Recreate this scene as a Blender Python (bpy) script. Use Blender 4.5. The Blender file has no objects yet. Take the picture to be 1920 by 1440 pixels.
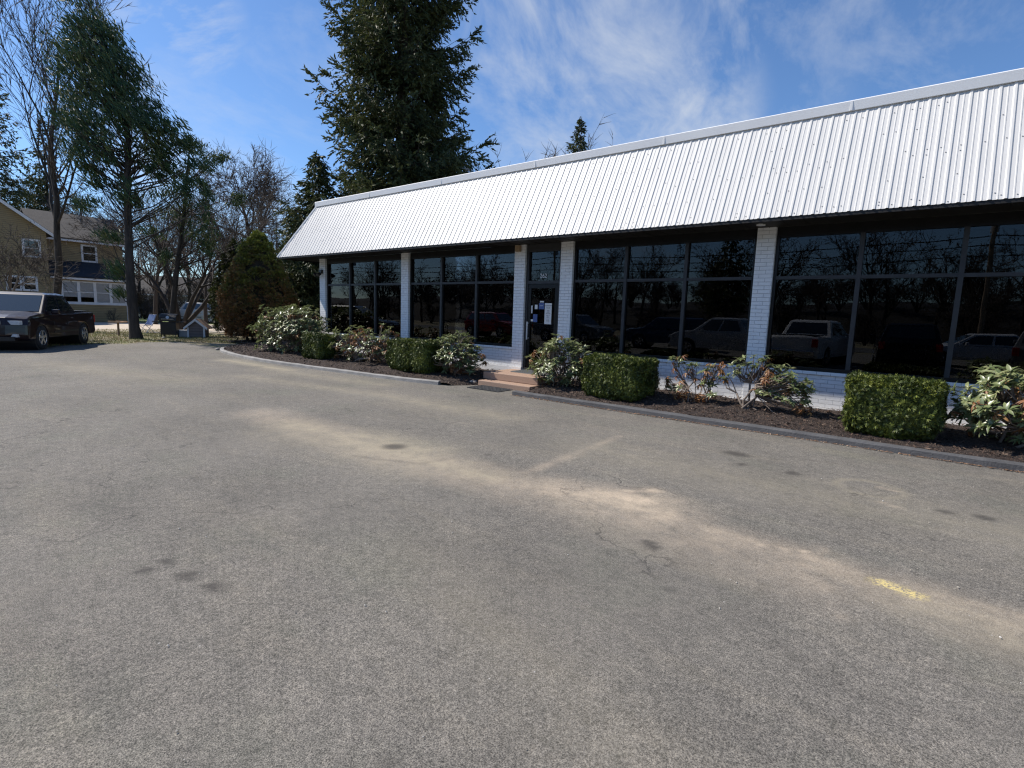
import bpy, bmesh, math, random
import numpy as np
from mathutils import Vector, Matrix
R=math.radians; PI=math.pi
sc=bpy.context.scene; COL=sc.collection
HC=1.55
# ------------------------------------------------------------------ camera
YAW,PIT,ROL=R(-37.954),R(7.438),R(-1.932)
Fw=np.array([math.sin(YAW)*math.cos(PIT),math.cos(YAW)*math.cos(PIT),-math.sin(PIT)])
rt=np.array([math.cos(YAW),-math.sin(YAW),0.]); dn=np.cross(Fw,rt)
CR=math.cos(ROL)*rt+math.sin(ROL)*dn; CD=-math.sin(ROL)*rt+math.cos(ROL)*dn
cam=bpy.data.cameras.new('camera'); co=bpy.data.objects.new('camera',cam); COL.objects.link(co)
cam.sensor_width=36; cam.lens=981.9/1920*36; cam.clip_end=3000; cam.clip_start=.05
m=Matrix(((CR[0],-CD[0],-Fw[0],0),(CR[1],-CD[1],-Fw[1],0),(CR[2],-CD[2],-Fw[2],HC),(0,0,0,1)))
co.matrix_world=m; sc.camera=co
# ------------------------------------------------------------------ materials
def newmat(name):
    m=bpy.data.materials.new(name); m.use_nodes=True
    nt=m.node_tree; b=nt.nodes['Principled BSDF']; return m,nt,b
def N(nt,t,**k):
    n=nt.nodes.new(t)
    for a,v in k.items():
        if a.startswith('i_'): n.inputs[a[2:].replace('_',' ')].default_value=v
        else: setattr(n,a,v)
    return n
def L(nt,a,b): nt.links.new(a,b)
def c4(c): return (c[0],c[1],c[2],1)
def pos(nt,obj=False):
    if obj: return N(nt,'ShaderNodeTexCoord').outputs['Object']
    return N(nt,'ShaderNodeNewGeometry').outputs['Position']
def ramp(nt,fac,stops):
    r=N(nt,'ShaderNodeValToRGB'); e=r.color_ramp.elements
    while len(e)<len(stops): e.new(.5)
    for i,(p,c) in enumerate(stops): e[i].position=p; e[i].color=c4(c) if len(c)==3 else c
    L(nt,fac,r.inputs[0]); return r.outputs[0]
def noise(nt,vec,scale,detail=4,rough=.6,dim=None):
    n=N(nt,'ShaderNodeTexNoise'); n.inputs['Scale'].default_value=scale; n.inputs['Detail'].default_value=detail; n.inputs['Roughness'].default_value=rough
    L(nt,vec,n.inputs['Vector']); return n.outputs[0]
def mixc(nt,f,a,b,bt='MIX'):
    n=N(nt,'ShaderNodeMix',data_type='RGBA',blend_type=bt)
    for i,v in ((0,f),(6,a),(7,b)):
        if hasattr(v,'links'): L(nt,v,n.inputs[i])
        elif i==0: n.inputs[0].default_value=v
        else: n.inputs[i].default_value=c4(v)
    return n.outputs[2]
def mth(nt,op,a,b=0.,c=None,clamp=False):
    n=N(nt,'ShaderNodeMath',operation=op,use_clamp=clamp)
    for i,v in enumerate((a,b,c)):
        if v is None: continue
        if hasattr(v,'links'): L(nt,v,n.inputs[i])
        else: n.inputs[i].default_value=v
    return n.outputs[0]
def bump(nt,b,h,s=.3,d=.02):
    n=N(nt,'ShaderNodeBump'); n.inputs['Strength'].default_value=s; n.inputs['Distance'].default_value=d
    L(nt,h,n.inputs['Height']); L(nt,n.outputs[0],b.inputs['Normal'])
def varied(name,c1,c2,scale=3.,rough=.7,bmp=0,bscale=None,metal=0,obj=False,spec=.5,coat=0,stretch=None,detail=5):
    m,nt,b=newmat(name); p=pos(nt,obj)
    if stretch:
        mp=N(nt,'ShaderNodeMapping'); mp.inputs['Scale'].default_value=stretch; L(nt,p,mp.inputs[0]); p=mp.outputs[0]
    n=noise(nt,p,scale,detail)
    L(nt,ramp(nt,n,[(.3,c1),(.7,c2)]),b.inputs['Base Color']); b.inputs['Roughness'].default_value=rough
    b.inputs['Metallic'].default_value=metal; b.inputs['Specular IOR Level'].default_value=spec
    if coat: b.inputs['Coat Weight'].default_value=coat; b.inputs['Coat Roughness'].default_value=.03
    if bmp: bump(nt,b,noise(nt,p,bscale or scale*6,4),bmp,.02)
    return m
def leafmat(name,stops,rough=.5,spec=.5,trans=.25,nscale=1.2,zr=None):
    """foliage: each leaf island its own tone of the same kind, plus patches"""
    m,nt,b=newmat(name)
    g=N(nt,'ShaderNodeNewGeometry'); p=g.outputs['Position']
    n=noise(nt,p,nscale,3)
    f=mth(nt,'ADD',mth(nt,'MULTIPLY',n,1.1),mth(nt,'MULTIPLY',g.outputs['Random Per Island'],.55)); f=mth(nt,'SUBTRACT',f,.32,clamp=True)
    if zr is not None:
        s=N(nt,'ShaderNodeSeparateXYZ'); L(nt,N(nt,'ShaderNodeTexCoord').outputs['Object'],s.inputs[0])
        zz=mth(nt,'MULTIPLY_ADD',s.outputs[2],zr[0],zr[1]); yy=mth(nt,'MULTIPLY',s.outputs[0],zr[2]); f=mth(nt,'ADD',f,mth(nt,'ADD',zz,yy),clamp=True)
    c=ramp(nt,f,stops); L(nt,c,b.inputs['Base Color']); b.inputs['Roughness'].default_value=rough; b.inputs['Specular IOR Level'].default_value=spec
    if trans:
        t=N(nt,'ShaderNodeBsdfTranslucent'); L(nt,c,t.inputs[0]); mx=N(nt,'ShaderNodeMixShader'); mx.inputs[0].default_value=trans
        L(nt,b.outputs[0],mx.inputs[1]); L(nt,t.outputs[0],mx.inputs[2]); L(nt,mx.outputs[0],nt.nodes['Material Output'].inputs[0])
    return m
M={}
# painted brick
def brickmat(name,c,mort,bw=.205,bh=.067,painted=True):
    m,nt,b=newmat(name); s=N(nt,'ShaderNodeSeparateXYZ'); L(nt,pos(nt),s.inputs[0])
    cb=N(nt,'ShaderNodeCombineXYZ'); L(nt,mth(nt,'ADD',s.outputs[0],s.outputs[1]),cb.inputs[0]); L(nt,s.outputs[2],cb.inputs[1])
    br=N(nt,'ShaderNodeTexBrick'); L(nt,cb.outputs[0],br.inputs['Vector'])
    br.inputs['Scale'].default_value=1; br.inputs['Mortar Size'].default_value=.0036; br.inputs['Mortar Smooth'].default_value=.35
    br.inputs['Brick Width'].default_value=bw; br.inputs['Row Height'].default_value=bh
    n=noise(nt,pos(nt),9,5); col=ramp(nt,n,[(.25,[x*.9 for x in c]),(.7,c)])
    st=noise(nt,pos(nt),2.2,6,.7); col=mixc(nt,ramp(nt,st,[(.55,(0,0,0)),(.8,(.35,.35,.35))]),col,[c[0]*.8,c[1]*.78,c[2]*.72])
    dz=mth(nt,'MULTIPLY',mth(nt,'SUBTRACT',.42,s.outputs[2],clamp=True),1.6); col=mixc(nt,mth(nt,'MULTIPLY',dz,noise(nt,pos(nt),6,5,.7),clamp=True),col,(.42,.36,.30))
    chp=ramp(nt,noise(nt,pos(nt),14,6,.8),[(.66,(0,0,0)),(.70,(.5,.5,.5))]); col=mixc(nt,chp,col,(.5,.47,.44))
    L(nt,mixc(nt,br.outputs['Fac'],col,mort),b.inputs['Base Color']); b.inputs['Roughness'].default_value=.6
    h=mth(nt,'ADD',mth(nt,'MULTIPLY',br.outputs['Fac'],-1.),mth(nt,'MULTIPLY',noise(nt,pos(nt),40,4),.35)); bump(nt,b,h,.7,.012); return m
M['brick']=brickmat('painted_white_brick',(.82,.83,.84),(.46,.47,.49))  # joints are painted white too; their darker tone paints in groove shade
M['whitemetal']=varied('white_ribbed_steel',(.56,.555,.54),(.63,.62,.60),1.2,.5,stretch=(3,1,.5))
M['coping']=varied('white_coping_metal',(.74,.74,.74),(.80,.80,.79),1.,.45)
M['screw']=varied('grey_screw',(.28,.28,.28),(.36,.36,.36),20,.5)
M['soffit']=varied('dark_brown_soffit',(.006,.005,.004),(.012,.010,.008),3,.6,.2,12)
M['bronze']=varied('dark_bronze_frame',(.008,.008,.008),(.014,.013,.013),8,.35,metal=.4)
M['greyframe']=varied('weathered_grey_frame',(.02,.02,.021),(.032,.032,.034),6,.5)
M['concrete']=varied('painted_foundation',(.74,.73,.71),(.82,.81,.80),6,.8,.3,30)
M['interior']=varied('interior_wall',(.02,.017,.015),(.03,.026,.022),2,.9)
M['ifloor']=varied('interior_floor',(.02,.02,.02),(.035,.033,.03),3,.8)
def glassmat(name,tint,ior,t):
    m,nt,b=newmat(name); nt.nodes.remove(b)
    fr=N(nt,'ShaderNodeFresnel'); fr.inputs[0].default_value=ior
    g=N(nt,'ShaderNodeBsdfGlossy'); g.inputs['Roughness'].default_value=0; g.inputs[0].default_value=(.95,.97,1,1)
    nz=noise(nt,pos(nt),.9,2); bp=N(nt,'ShaderNodeBump'); bp.inputs['Strength'].default_value=.05; bp.inputs['Distance'].default_value=.02; L(nt,nz,bp.inputs['Height']); L(nt,bp.outputs[0],g.inputs['Normal'])
    tr=N(nt,'ShaderNodeBsdfTransparent'); tr.inputs[0].default_value=(tint[0]*t,tint[1]*t,tint[2]*t,1)
    mx=N(nt,'ShaderNodeMixShader'); L(nt,fr.outputs[0],mx.inputs[0]); L(nt,tr.outputs[0],mx.inputs[1]); L(nt,g.outputs[0],mx.inputs[2])
    L(nt,mx.outputs[0],nt.nodes['Material Output'].inputs[0]); return m
M['glass']=glassmat('tinted_shop_glass',(.9,.95,1),1.43,.42)
M['houseglass']=glassmat('house_window_glass',(.95,.97,1),1.4,.9)
def carglass(name,c=(.02,.025,.025)):
    m,nt,b=newmat(name); b.inputs['Base Color'].default_value=c4(c); b.inputs['Roughness'].default_value=.02; b.inputs['IOR'].default_value=1.9
    return m
M['carglass']=carglass('car_window_glass')
M['wirerubber']=varied('dull_wire_sheath',(.003,.003,.003),(.006,.006,.006),3,.95,spec=.1)
m,nt,b=newmat('pink_granite_step'); p=pos(nt)
v=noise(nt,p,90,3,.8); L(nt,ramp(nt,v,[(.3,(.17,.105,.075)),(.5,(.36,.235,.165)),(.72,(.50,.38,.29))]),b.inputs['Base Color']); b.inputs['Roughness'].default_value=.75; bump(nt,b,v,.4,.01); M['steps']=m
M['rubber']=varied('black_rubber_mat',(.025,.027,.03),(.05,.052,.055),14,.8,.5,80)
M['grate']=varied('grey_floor_grate',(.16,.17,.17),(.24,.25,.25),60,.6,.5,120)
M['bark']=varied('grey_brown_bark',(.022,.018,.015),(.07,.056,.045),3,.9,.6,14,stretch=(3,3,.6),obj=True)
M['barklight']=varied('pale_twig_bark',(.13,.10,.08),(.27,.22,.18),5,.8,.3,20,obj=True)
M['twig']=varied('dull_brown_twig_bark',(.035,.027,.023),(.09,.07,.058),3,.85,obj=True)
M['spruce']=leafmat('dark_spruce_needles',[(.0,(.022,.034,.013)),(.5,(.055,.070,.026)),(1,(.13,.135,.045))],.6,.3,.2,.7)
M['thuja']=leafmat('cedar_sprays',[(.0,(.012,.034,.018)),(.42,(.035,.078,.03)),(.7,(.09,.115,.035)),(1,(.20,.20,.06))],.55,.4,.2,.75)
M['yew']=leafmat('clipped_yew_needles',[(.0,(.018,.028,.008)),(.5,(.055,.078,.014)),(1,(.24,.26,.04))],.5,.3,.06,3.5)
M['shadecore']=varied('dark_shade_core',(.012,.010,.006),(.03,.024,.014),30,.9)  # near-black tone of the added cores, standing in for shade inside foliage
M['cone']=leafmat('mossy_conifer_needles',[(.0,(.10,.05,.03)),(.32,(.30,.15,.05)),(.5,(.15,.11,.06)),(.68,(.10,.115,.03)),(1,(.21,.23,.04))],.6,.3,.15,1.3,zr=(.17,-.40,.03))
M['cone2']=leafmat('dark_conifer_needles',[(.0,(.03,.026,.016)),(.5,(.035,.045,.014)),(1,(.09,.11,.02))],.6,.3,.2,1.1)
M['rhodo']=leafmat('rhododendron_leaf',[(.0,(.07,.10,.035)),(.45,(.16,.20,.085)),(.8,(.30,.32,.15)),(1,(.40,.38,.22))],.34,.7,.25,4)  # pale end of ramp: leaf undersides, plus sun glare put into the colour
M['rhododry']=leafmat('dry_rhododendron_leaf',[(.0,(.10,.035,.02)),(.5,(.25,.11,.04)),(1,(.42,.27,.11))],.5,.5,.2,5)
M['curbL']=varied('pale_concrete_curb',(.20,.195,.185),(.31,.30,.285),4,.85,.5,30)
M['curbR']=varied('dark_asphalt_curb',(.06,.06,.063),(.10,.10,.103),5,.85,.5,40)
m,nt,b=newmat('bark_mulch'); p=pos(nt)
vo=N(nt,'ShaderNodeTexVoronoi'); vo.inputs['Scale'].default_value=38; mp=N(nt,'ShaderNodeMapping'); mp.inputs['Scale'].default_value=(1,2.2,1); mp.inputs['Rotation'].default_value=(0,0,.6)
dw=N(nt,'ShaderNodeVectorMath',operation='ADD'); nn=N(nt,'ShaderNodeTexNoise'); nn.inputs['Scale'].default_value=9; L(nt,p,nn.inputs[0]); sv=N(nt,'ShaderNodeVectorMath',operation='SCALE'); sv.inputs['Scale'].default_value=.3; L(nt,nn.outputs[1],sv.inputs[0]); L(nt,p,dw.inputs[0]); L(nt,sv.outputs[0],dw.inputs[1])
L(nt,dw.outputs[0],mp.inputs[0]); L(nt,mp.outputs[0],vo.inputs['Vector'])
sx=N(nt,'ShaderNodeSeparateColor'); L(nt,vo.outputs['Color'],sx.inputs[0])
cc=ramp(nt,sx.outputs[0],[(0,(.025,.016,.012)),(.5,(.065,.041,.032)),(.85,(.12,.08,.06)),(1,(.25,.19,.15))])
L(nt,cc,b.inputs['Base Color']); b.inputs['Roughness'].default_value=.9
bump(nt,b,mth(nt,'ADD',sx.outputs[0],mth(nt,'MULTIPLY',vo.outputs['Distance'],-1.5)),1.,.03); M['mulch']=m
# asphalt with attribute-driven sand, damp and paint stains
m,nt,b=newmat('worn_asphalt'); p=pos(nt)
def attr(n): a=N(nt,'ShaderNodeAttribute',attribute_name=n); return a.outputs['Fac']
fine=noise(nt,p,185,3,.7); mid=noise(nt,p,45,4,.7); big=noise(nt,p,.55,6,.6); big2=noise(nt,p,2.3,6,.65)
mp=N(nt,'ShaderNodeMapping'); mp.inputs['Scale'].default_value=(.35,1.6,1); L(nt,p,mp.inputs[0]); strk=noise(nt,mp.outputs[0],1.3,6,.65)
base=ramp(nt,big,[(.3,(.132,.122,.109)),(.7,(.200,.184,.164))])
base=mixc(nt,ramp(nt,big2,[(.4,(0,0,0)),(.75,(.45,.45,.45))]),base,(.228,.207,.180))
base=mixc(nt,ramp(nt,strk,[(.5,(0,0,0)),(.75,(.5,.5,.5))]),base,(.24,.212,.172))
agg=ramp(nt,fine,[(.34,(.25,.25,.25)),(.5,(.95,.95,.95)),(.66,(1.8,1.77,1.72))])
base=mixc(nt,1.,base,agg,'MULTIPLY'); base=mixc(nt,1.,base,ramp(nt,mid,[(.3,(.66,.67,.66)),(.7,(1.3,1.3,1.28))]),'MULTIPLY')
base=mixc(nt,1.,base,ramp(nt,noise(nt,p,11,5,.75),[(.34,(.80,.81,.80)),(.5,(1,1,1)),(.66,(1.16,1.15,1.13))]),'MULTIPLY')
base=mixc(nt,ramp(nt,noise(nt,p,.9,5,.6),[(.52,(0,0,0)),(.72,(.5,.5,.5))]),base,mixc(nt,1.,base,(.9,.98,.9),'MULTIPLY'))
sn=mth(nt,'ADD',mth(nt,'MULTIPLY',noise(nt,p,3.5,9,.75),2.1),-.5,clamp=True)
sand=mth(nt,'MULTIPLY',attr('sand'),sn,clamp=True)
sand=mth(nt,'MULTIPLY',sand,mth(nt,'MULTIPLY_ADD',fine,1.1,.35),clamp=True)
base=mixc(nt,sand,base,(.53,.43,.32))
tan=mth(nt,'MULTIPLY',attr('tan'),sn,clamp=True); base=mixc(nt,tan,base,(.36,.315,.225))
pt=mth(nt,'MULTIPLY',attr('paint'),ramp(nt,noise(nt,p,60,3),[(.42,(0,0,0)),(.55,(1,1,1))]),clamp=True); base=mixc(nt,pt,base,(.62,.50,.22))
dk=mth(nt,'MULTIPLY',attr('damp'),.8,clamp=True); base=mixc(nt,dk,base,(.055,.05,.045))
vo=N(nt,'ShaderNodeTexVoronoi'); vo.inputs['Scale'].default_value=7; L(nt,p,vo.inputs['Vector'])
chip=mth(nt,'LESS_THAN',vo.outputs['Distance'],.028); base=mixc(nt,mth(nt,'MULTIPLY',chip,.6),base,(.6,.58,.55))
# hairline cracks
vc=N(nt,'ShaderNodeTexVoronoi',feature='DISTANCE_TO_EDGE'); vc.inputs['Scale'].default_value=.33
dw=N(nt,'ShaderNodeVectorMath',operation='ADD'); nn=N(nt,'ShaderNodeTexNoise'); nn.inputs['Scale'].default_value=2.5; nn.inputs['Detail'].default_value=6; L(nt,p,nn.inputs[0]); L(nt,p,dw.inputs[0]); L(nt,nn.outputs[1],dw.inputs[1]); L(nt,dw.outputs[0],vc.inputs['Vector'])
crk=mth(nt,'MULTIPLY',mth(nt,'LESS_THAN',vc.outputs['Distance'],.0035),ramp(nt,noise(nt,p,.8,3),[(.48,(0,0,0)),(.62,(.55,.55,.55))]))
base=mixc(nt,crk,base,(.04,.038,.036))
L(nt,base,b.inputs['Base Color']); b.inputs['Roughness'].default_value=.88; b.inputs['Specular IOR Level'].default_value=.3
bump(nt,b,mth(nt,'ADD',fine,mth(nt,'MULTIPLY',mid,.8)),.55,.012); M['asphalt']=m
# ground: dead grass, soil, some green
m,nt,b=newmat('early_spring_ground'); p=pos(nt)
g1=noise(nt,p,.35,6,.7); g2=noise(nt,p,6,6,.75); c=ramp(nt,g1,[(.3,(.13,.10,.06)),(.48,(.20,.165,.10)),(.56,(.09,.12,.035)),(.75,(.17,.15,.08))])
c=mixc(nt,ramp(nt,g2,[(.35,(0,0,0)),(.7,(.8,.8,.8))]),c,(.30,.25,.17)); L(nt,c,b.inputs['Base Color']); b.inputs['Roughness'].default_value=.95; bump(nt,b,g2,.8,.05); M['ground']=m
M['drive']=varied('pale_tan_driveway',(.42,.35,.27),(.56,.48,.39),2,.9,.4,20)
M['road']=varied('street_asphalt',(.06,.06,.06),(.09,.09,.088),2,.9)
M['lawn']=varied('bright_lawn',(.07,.12,.02),(.15,.19,.05),1.5,.9,.6,30)
def siding(name,c):
    m,nt,b=newmat(name); s=N(nt,'ShaderNodeSeparateXYZ'); L(nt,pos(nt),s.inputs[0])
    fr=mth(nt,'FRACT',mth(nt,'MULTIPLY',s.outputs[2],1/.13)); n=noise(nt,pos(nt),3,5)
    c1=ramp(nt,n,[(.3,[x*.85 for x in c]),(.7,c)]); c1=mixc(nt,mth(nt,'LESS_THAN',fr,.14),c1,[x*.35 for x in c]); L(nt,c1,b.inputs['Base Color']); b.inputs['Roughness'].default_value=.6
    bump(nt,b,mth(nt,'MULTIPLY',fr,-1.),.6,.02); return m
M['siding']=siding('yellow_clapboard',(.34,.255,.13)); M['siding2']=siding('grey_clapboard',(.30,.31,.33)); M['sidingshed']=siding('grey_brown_clapboard',(.19,.15,.14))
def shingle(name,c,c2):
    m,nt,b=newmat(name); n=noise(nt,pos(nt),2,5); n2=noise(nt,pos(nt),30,3)
    L(nt,mixc(nt,n2,ramp(nt,n,[(.3,c),(.7,c2)]),[x*.6 for x in c]),b.inputs['Base Color']); b.inputs['Roughness'].default_value=.9; bump(nt,b,n2,.5,.02); return m
M['shingle']=shingle('grey_shingle',(.06,.055,.05),(.115,.10,.09)); M['shingledark']=shingle('black_shingle',(.02,.024,.032),(.04,.044,.052)); M['shinglebrown']=shingle('brown_shingle',(.3,.17,.1),(.42,.3,.2))
M['whitetrim']=varied('white_trim',(.66,.66,.67),(.78,.78,.78),3,.5)
M['shade']=varied('white_window_shade',(.74,.71,.66),(.82,.8,.76),4,.8)
M['tyre']=varied('tyre_rubber',(.012,.012,.012),(.025,.025,.025),20,.8)
M['rim']=varied('silver_rim',(.55,.55,.56),(.65,.65,.66),8,.25,metal=.8)
M['chrome']=varied('chrome_trim',(.7,.7,.72),(.8,.8,.8),8,.12,metal=1)
M['lampglass']=carglass('headlight_glass',(.55,.58,.6)); M['redlamp']=varied('red_lamp',(.4,.01,.01),(.5,.02,.02),9,.2)
def paint(name,c,metal=0.): return varied(name,[x*.93 for x in c],c,3,.4,coat=.7,metal=metal,obj=True,spec=.2)
M['maroon']=paint('maroon_paint',(.014,.0035,.0045)); M['silver']=paint('silver_paint',(.5,.5,.5),.3); M['whitepaint']=paint('white_paint',(.75,.75,.75)); M['blackpaint']=paint('black_paint',(.012,.012,.014)); M['greypaint']=paint('grey_paint',(.16,.165,.17),.2); M['bluepaint']=paint('blue_paint',(.03,.05,.10)); M['redpaint']=paint('red_paint',(.28,.02,.015))
M['black']=varied('black_enamel',(.012,.012,.013),(.022,.022,.022),9,.4); M['blueplastic']=varied('blue_webbing',(.03,.08,.22),(.05,.12,.30),15,.7)
M['alu']=varied('bare_aluminium',(.5,.5,.52),(.62,.62,.64),9,.35,metal=.7); M['wood']=varied('weathered_wood',(.20,.14,.09),(.34,.25,.17),3,.8,.4,20,stretch=(4,4,.5)); M['woodpale']=varied('stained_cedar_pickets',(.42,.26,.14),(.58,.40,.25),3,.7,stretch=(4,4,.5))
M['paper']=varied('white_paper',(.68,.68,.66),(.74,.74,.72),3,.8); M['ink']=varied('black_ink',(.02,.02,.02),(.03,.03,.03),9,.6); M['bluepaper']=varied('blue_sticker',(.05,.09,.25),(.08,.13,.32),20,.5)
M['tanbox']=varied('tan_alarm_box',(.30,.21,.12),(.36,.26,.16),9,.6); M['plastic']=varied('grey_plastic',(.35,.36,.37),(.45,.46,.47),6,.5); M['stone']=varied('field_stone',(.16,.15,.14),(.32,.30,.28),9,.9,.6,30)
# ------------------------------------------------------------------ mesh helpers
class Acc:
    def __init__(s): s.V=[];s.F=[];s.n=0
    def add(s,v,f):
        v=np.asarray(v,float).reshape(-1,3); f=np.asarray(f,int)
        s.V.append(v); s.F.append(f+s.n); s.n+=len(v); return s
    def box(s,x0,x1,y0,y1,z0,z1):
        v=[(x,y,z) for z in(z0,z1) for y in(y0,y1) for x in(x0,x1)]
        return s.add(v,[(0,2,3,1),(4,5,7,6),(0,1,5,4),(2,6,7,3),(0,4,6,2),(1,3,7,5)])
    def obox(s,c,ax,h):   # centre, 3x3 rows axes, half sizes
        ax=np.asarray(ax,float); c=np.asarray(c,float)
        v=[c+ax[0]*h[0]*a+ax[1]*h[1]*b+ax[2]*h[2]*d for d in(-1,1) for b in(-1,1) for a in(-1,1)]
        return s.add(v,[(0,2,3,1),(4,5,7,6),(0,1,5,4),(2,6,7,3),(0,4,6,2),(1,3,7,5)])
    def tube(s,pts,rad,n=6,cap=True):
        P=np.asarray(pts,float); k=len(P); r=np.broadcast_to(np.asarray(rad,float),(k,))
        T=np.gradient(P,axis=0); T/=np.linalg.norm(T,axis=1)[:,None]+1e-9
        up=np.array([0,0,1.]) if abs(T[0][2])<.9 else np.array([1.,0,0])
        A=np.cross(T,up); A/=np.linalg.norm(A,axis=1)[:,None]+1e-9; B=np.cross(T,A)
        th=np.linspace(0,2*PI,n,endpoint=False)
        V=(P[:,None]+r[:,None,None]*(np.cos(th)[None,:,None]*A[:,None]+np.sin(th)[None,:,None]*B[:,None])).reshape(-1,3)
        i=np.arange(k-1)[:,None]*n; j=np.arange(n)[None]; j2=(j+1)%n
        f=np.stack([i+j,i+j2,i+n+j2,i+n+j],-1).reshape(-1,4); s.add(V,f)
        if cap and n in(4,6):
            o=s.n-len(V)
            for b in (0,(k-1)*n):
                if n==4: s.F.append(np.array([[0,1,2,3]])+o+b)
                else: s.F.append(np.array([[0,1,2,3],[0,3,4,5]])+o+b)
        return s
    def cyl(s,c,ax,r,h,n=24):
        ax=np.asarray(ax,float); ax/=np.linalg.norm(ax); c=np.asarray(c,float)
        up=np.array([0,0,1.]) if abs(ax[2])<.9 else np.array([1.,0,0]); A=np.cross(ax,up);A/=np.linalg.norm(A);B=np.cross(ax,A)
        th=np.linspace(0,2*PI,n,endpoint=False); ring=r*(np.cos(th)[:,None]*A+np.sin(th)[:,None]*B)
        v=np.vstack([c-ax*h/2+ring,c+ax*h/2+ring,[c-ax*h/2],[c+ax*h/2]])
        f=[(i,(i+1)%n,n+(i+1)%n,n+i) for i in range(n)]; s.add(v,f); o=s.n-len(v)
        s.F.append(np.array([(2*n,(i+1)%n,i) for i in range(n)])+o); s.F.append(np.array([(2*n+1,n+i,n+(i+1)%n) for i in range(n)])+o); return s
    def poly(s,pts):
        return s.add(pts,[list(range(len(pts)))])
    def prism(s,pts,d):   # polygon extruded by vector d
        p=np.asarray(pts,float); n=len(p); q=p+np.asarray(d,float)
        s.add(np.vstack([p,q]),[(i,(i+1)%n,n+(i+1)%n,n+i) for i in range(n)]); o=s.n-2*n
        s.F.append(np.array([list(range(n))[::-1]])+o); s.F.append(np.array([list(range(n,2*n))])+o); return s
    def mesh(s,name,smooth=False):
        V=np.vstack(s.V).astype(np.float32); me=bpy.data.meshes.new(name)
        loops=np.concatenate([f.ravel() for f in s.F]).astype(np.int32)
        tot=np.concatenate([np.full(len(f),f.shape[1]) for f in s.F]).astype(np.int32)
        st=np.concatenate([[0],np.cumsum(tot)[:-1]]).astype(np.int32)
        me.vertices.add(len(V)); me.vertices.foreach_set('co',V.ravel())
        me.loops.add(len(loops)); me.loops.foreach_set('vertex_index',loops)
        me.polygons.add(len(tot)); me.polygons.foreach_set('loop_start',st)
        try: me.polygons.foreach_set('loop_total',tot)
        except Exception: pass
        me.polygons.foreach_set('use_smooth',np.full(len(tot),smooth)); me.update(calc_edges=True); me.validate(); return me
def fixn(me):
    b=bmesh.new(); b.from_mesh(me); bmesh.ops.recalc_face_normals(b,faces=b.faces); b.to_mesh(me); b.free()
def tag(o,label=None,cat=None,group=None,kind=None):
    for k,v in (('label',label),('category',cat),('group',group),('kind',kind)):
        if v: o[k]=v
    return o
def obj(name,acc,mat,parent=None,smooth=False,bev=0,loc=None,fix=True):
    me=acc.mesh(name,smooth) if isinstance(acc,Acc) else acc
    if fix and len(me.polygons)<3000: fixn(me)
    if mat and not me.materials: me.materials.append(M[mat] if isinstance(mat,str) else mat)
    o=bpy.data.objects.new(name,me); COL.objects.link(o)
    if parent: o.parent=parent
    if loc is not None: o.location=loc
    if bev:
        b=o.modifiers.new('edge','BEVEL'); b.width=bev; b.segments=2; b.limit_method='ANGLE'; b.angle_limit=R(35)
    return o
def thing(name,label,cat,loc=(0,0,0),rz=0,group=None):
    o=bpy.data.objects.new(name,None); COL.objects.link(o); o.location=loc; o.rotation_euler=(0,0,rz); o.empty_display_size=.2
    return tag(o,label,cat,group)
def dup(src,loc,rz=0,scale=1,label=None,group=None):
    def cp(o,par):
        c=o.copy(); COL.objects.link(c); c.parent=par
        for ch in [x for x in bpy.data.objects if x.parent==o]: cp(ch,c)
        return c
    r=cp(src,None); r.location=loc; r.rotation_euler=(0,0,rz); r.scale=(scale,)*3
    if label: r['label']=label
    if group: r['group']=group
    return r
def structure(name,acc,mat,**k): return tag(obj(name,acc,mat,**k),kind='structure')
def rotz_to(d,roll=None,rng=None):
    """rotation matrices taking +x to d (N,3), random roll"""
    d=d/np.linalg.norm(d,axis=1)[:,None]; up=np.tile([0,0,1.],(len(d),1)); par=np.abs(d[:,2])>.97; up[par]=[1,0,0]
    y=np.cross(up,d); y/=np.linalg.norm(y,axis=1)[:,None]; z=np.cross(d,y)
    if roll is not None:
        c,s_=np.cos(roll)[:,None],np.sin(roll)[:,None]; y,z=y*c+z*s_,-y*s_+z*c
    return np.stack([d,y,z],1)   # rows
def scatter(acc,tv,tf,P,Rm,S):
    tv=np.asarray(tv,float); S=np.asarray(S,float)
    if S.ndim==1: S=S[:,None]*np.ones(3)
    v=np.einsum('vk,nk,nkj->nvj',tv,S,Rm)+P[:,None]
    f=(np.asarray(tf)[None]+(np.arange(len(P))*len(tv))[:,None,None]).reshape(-1,np.asarray(tf).shape[1])
    acc.add(v.reshape(-1,3),f); return acc
def on_right(px,D,z=0):     # helper: direction constants resolved to metric positions
    pass
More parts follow.
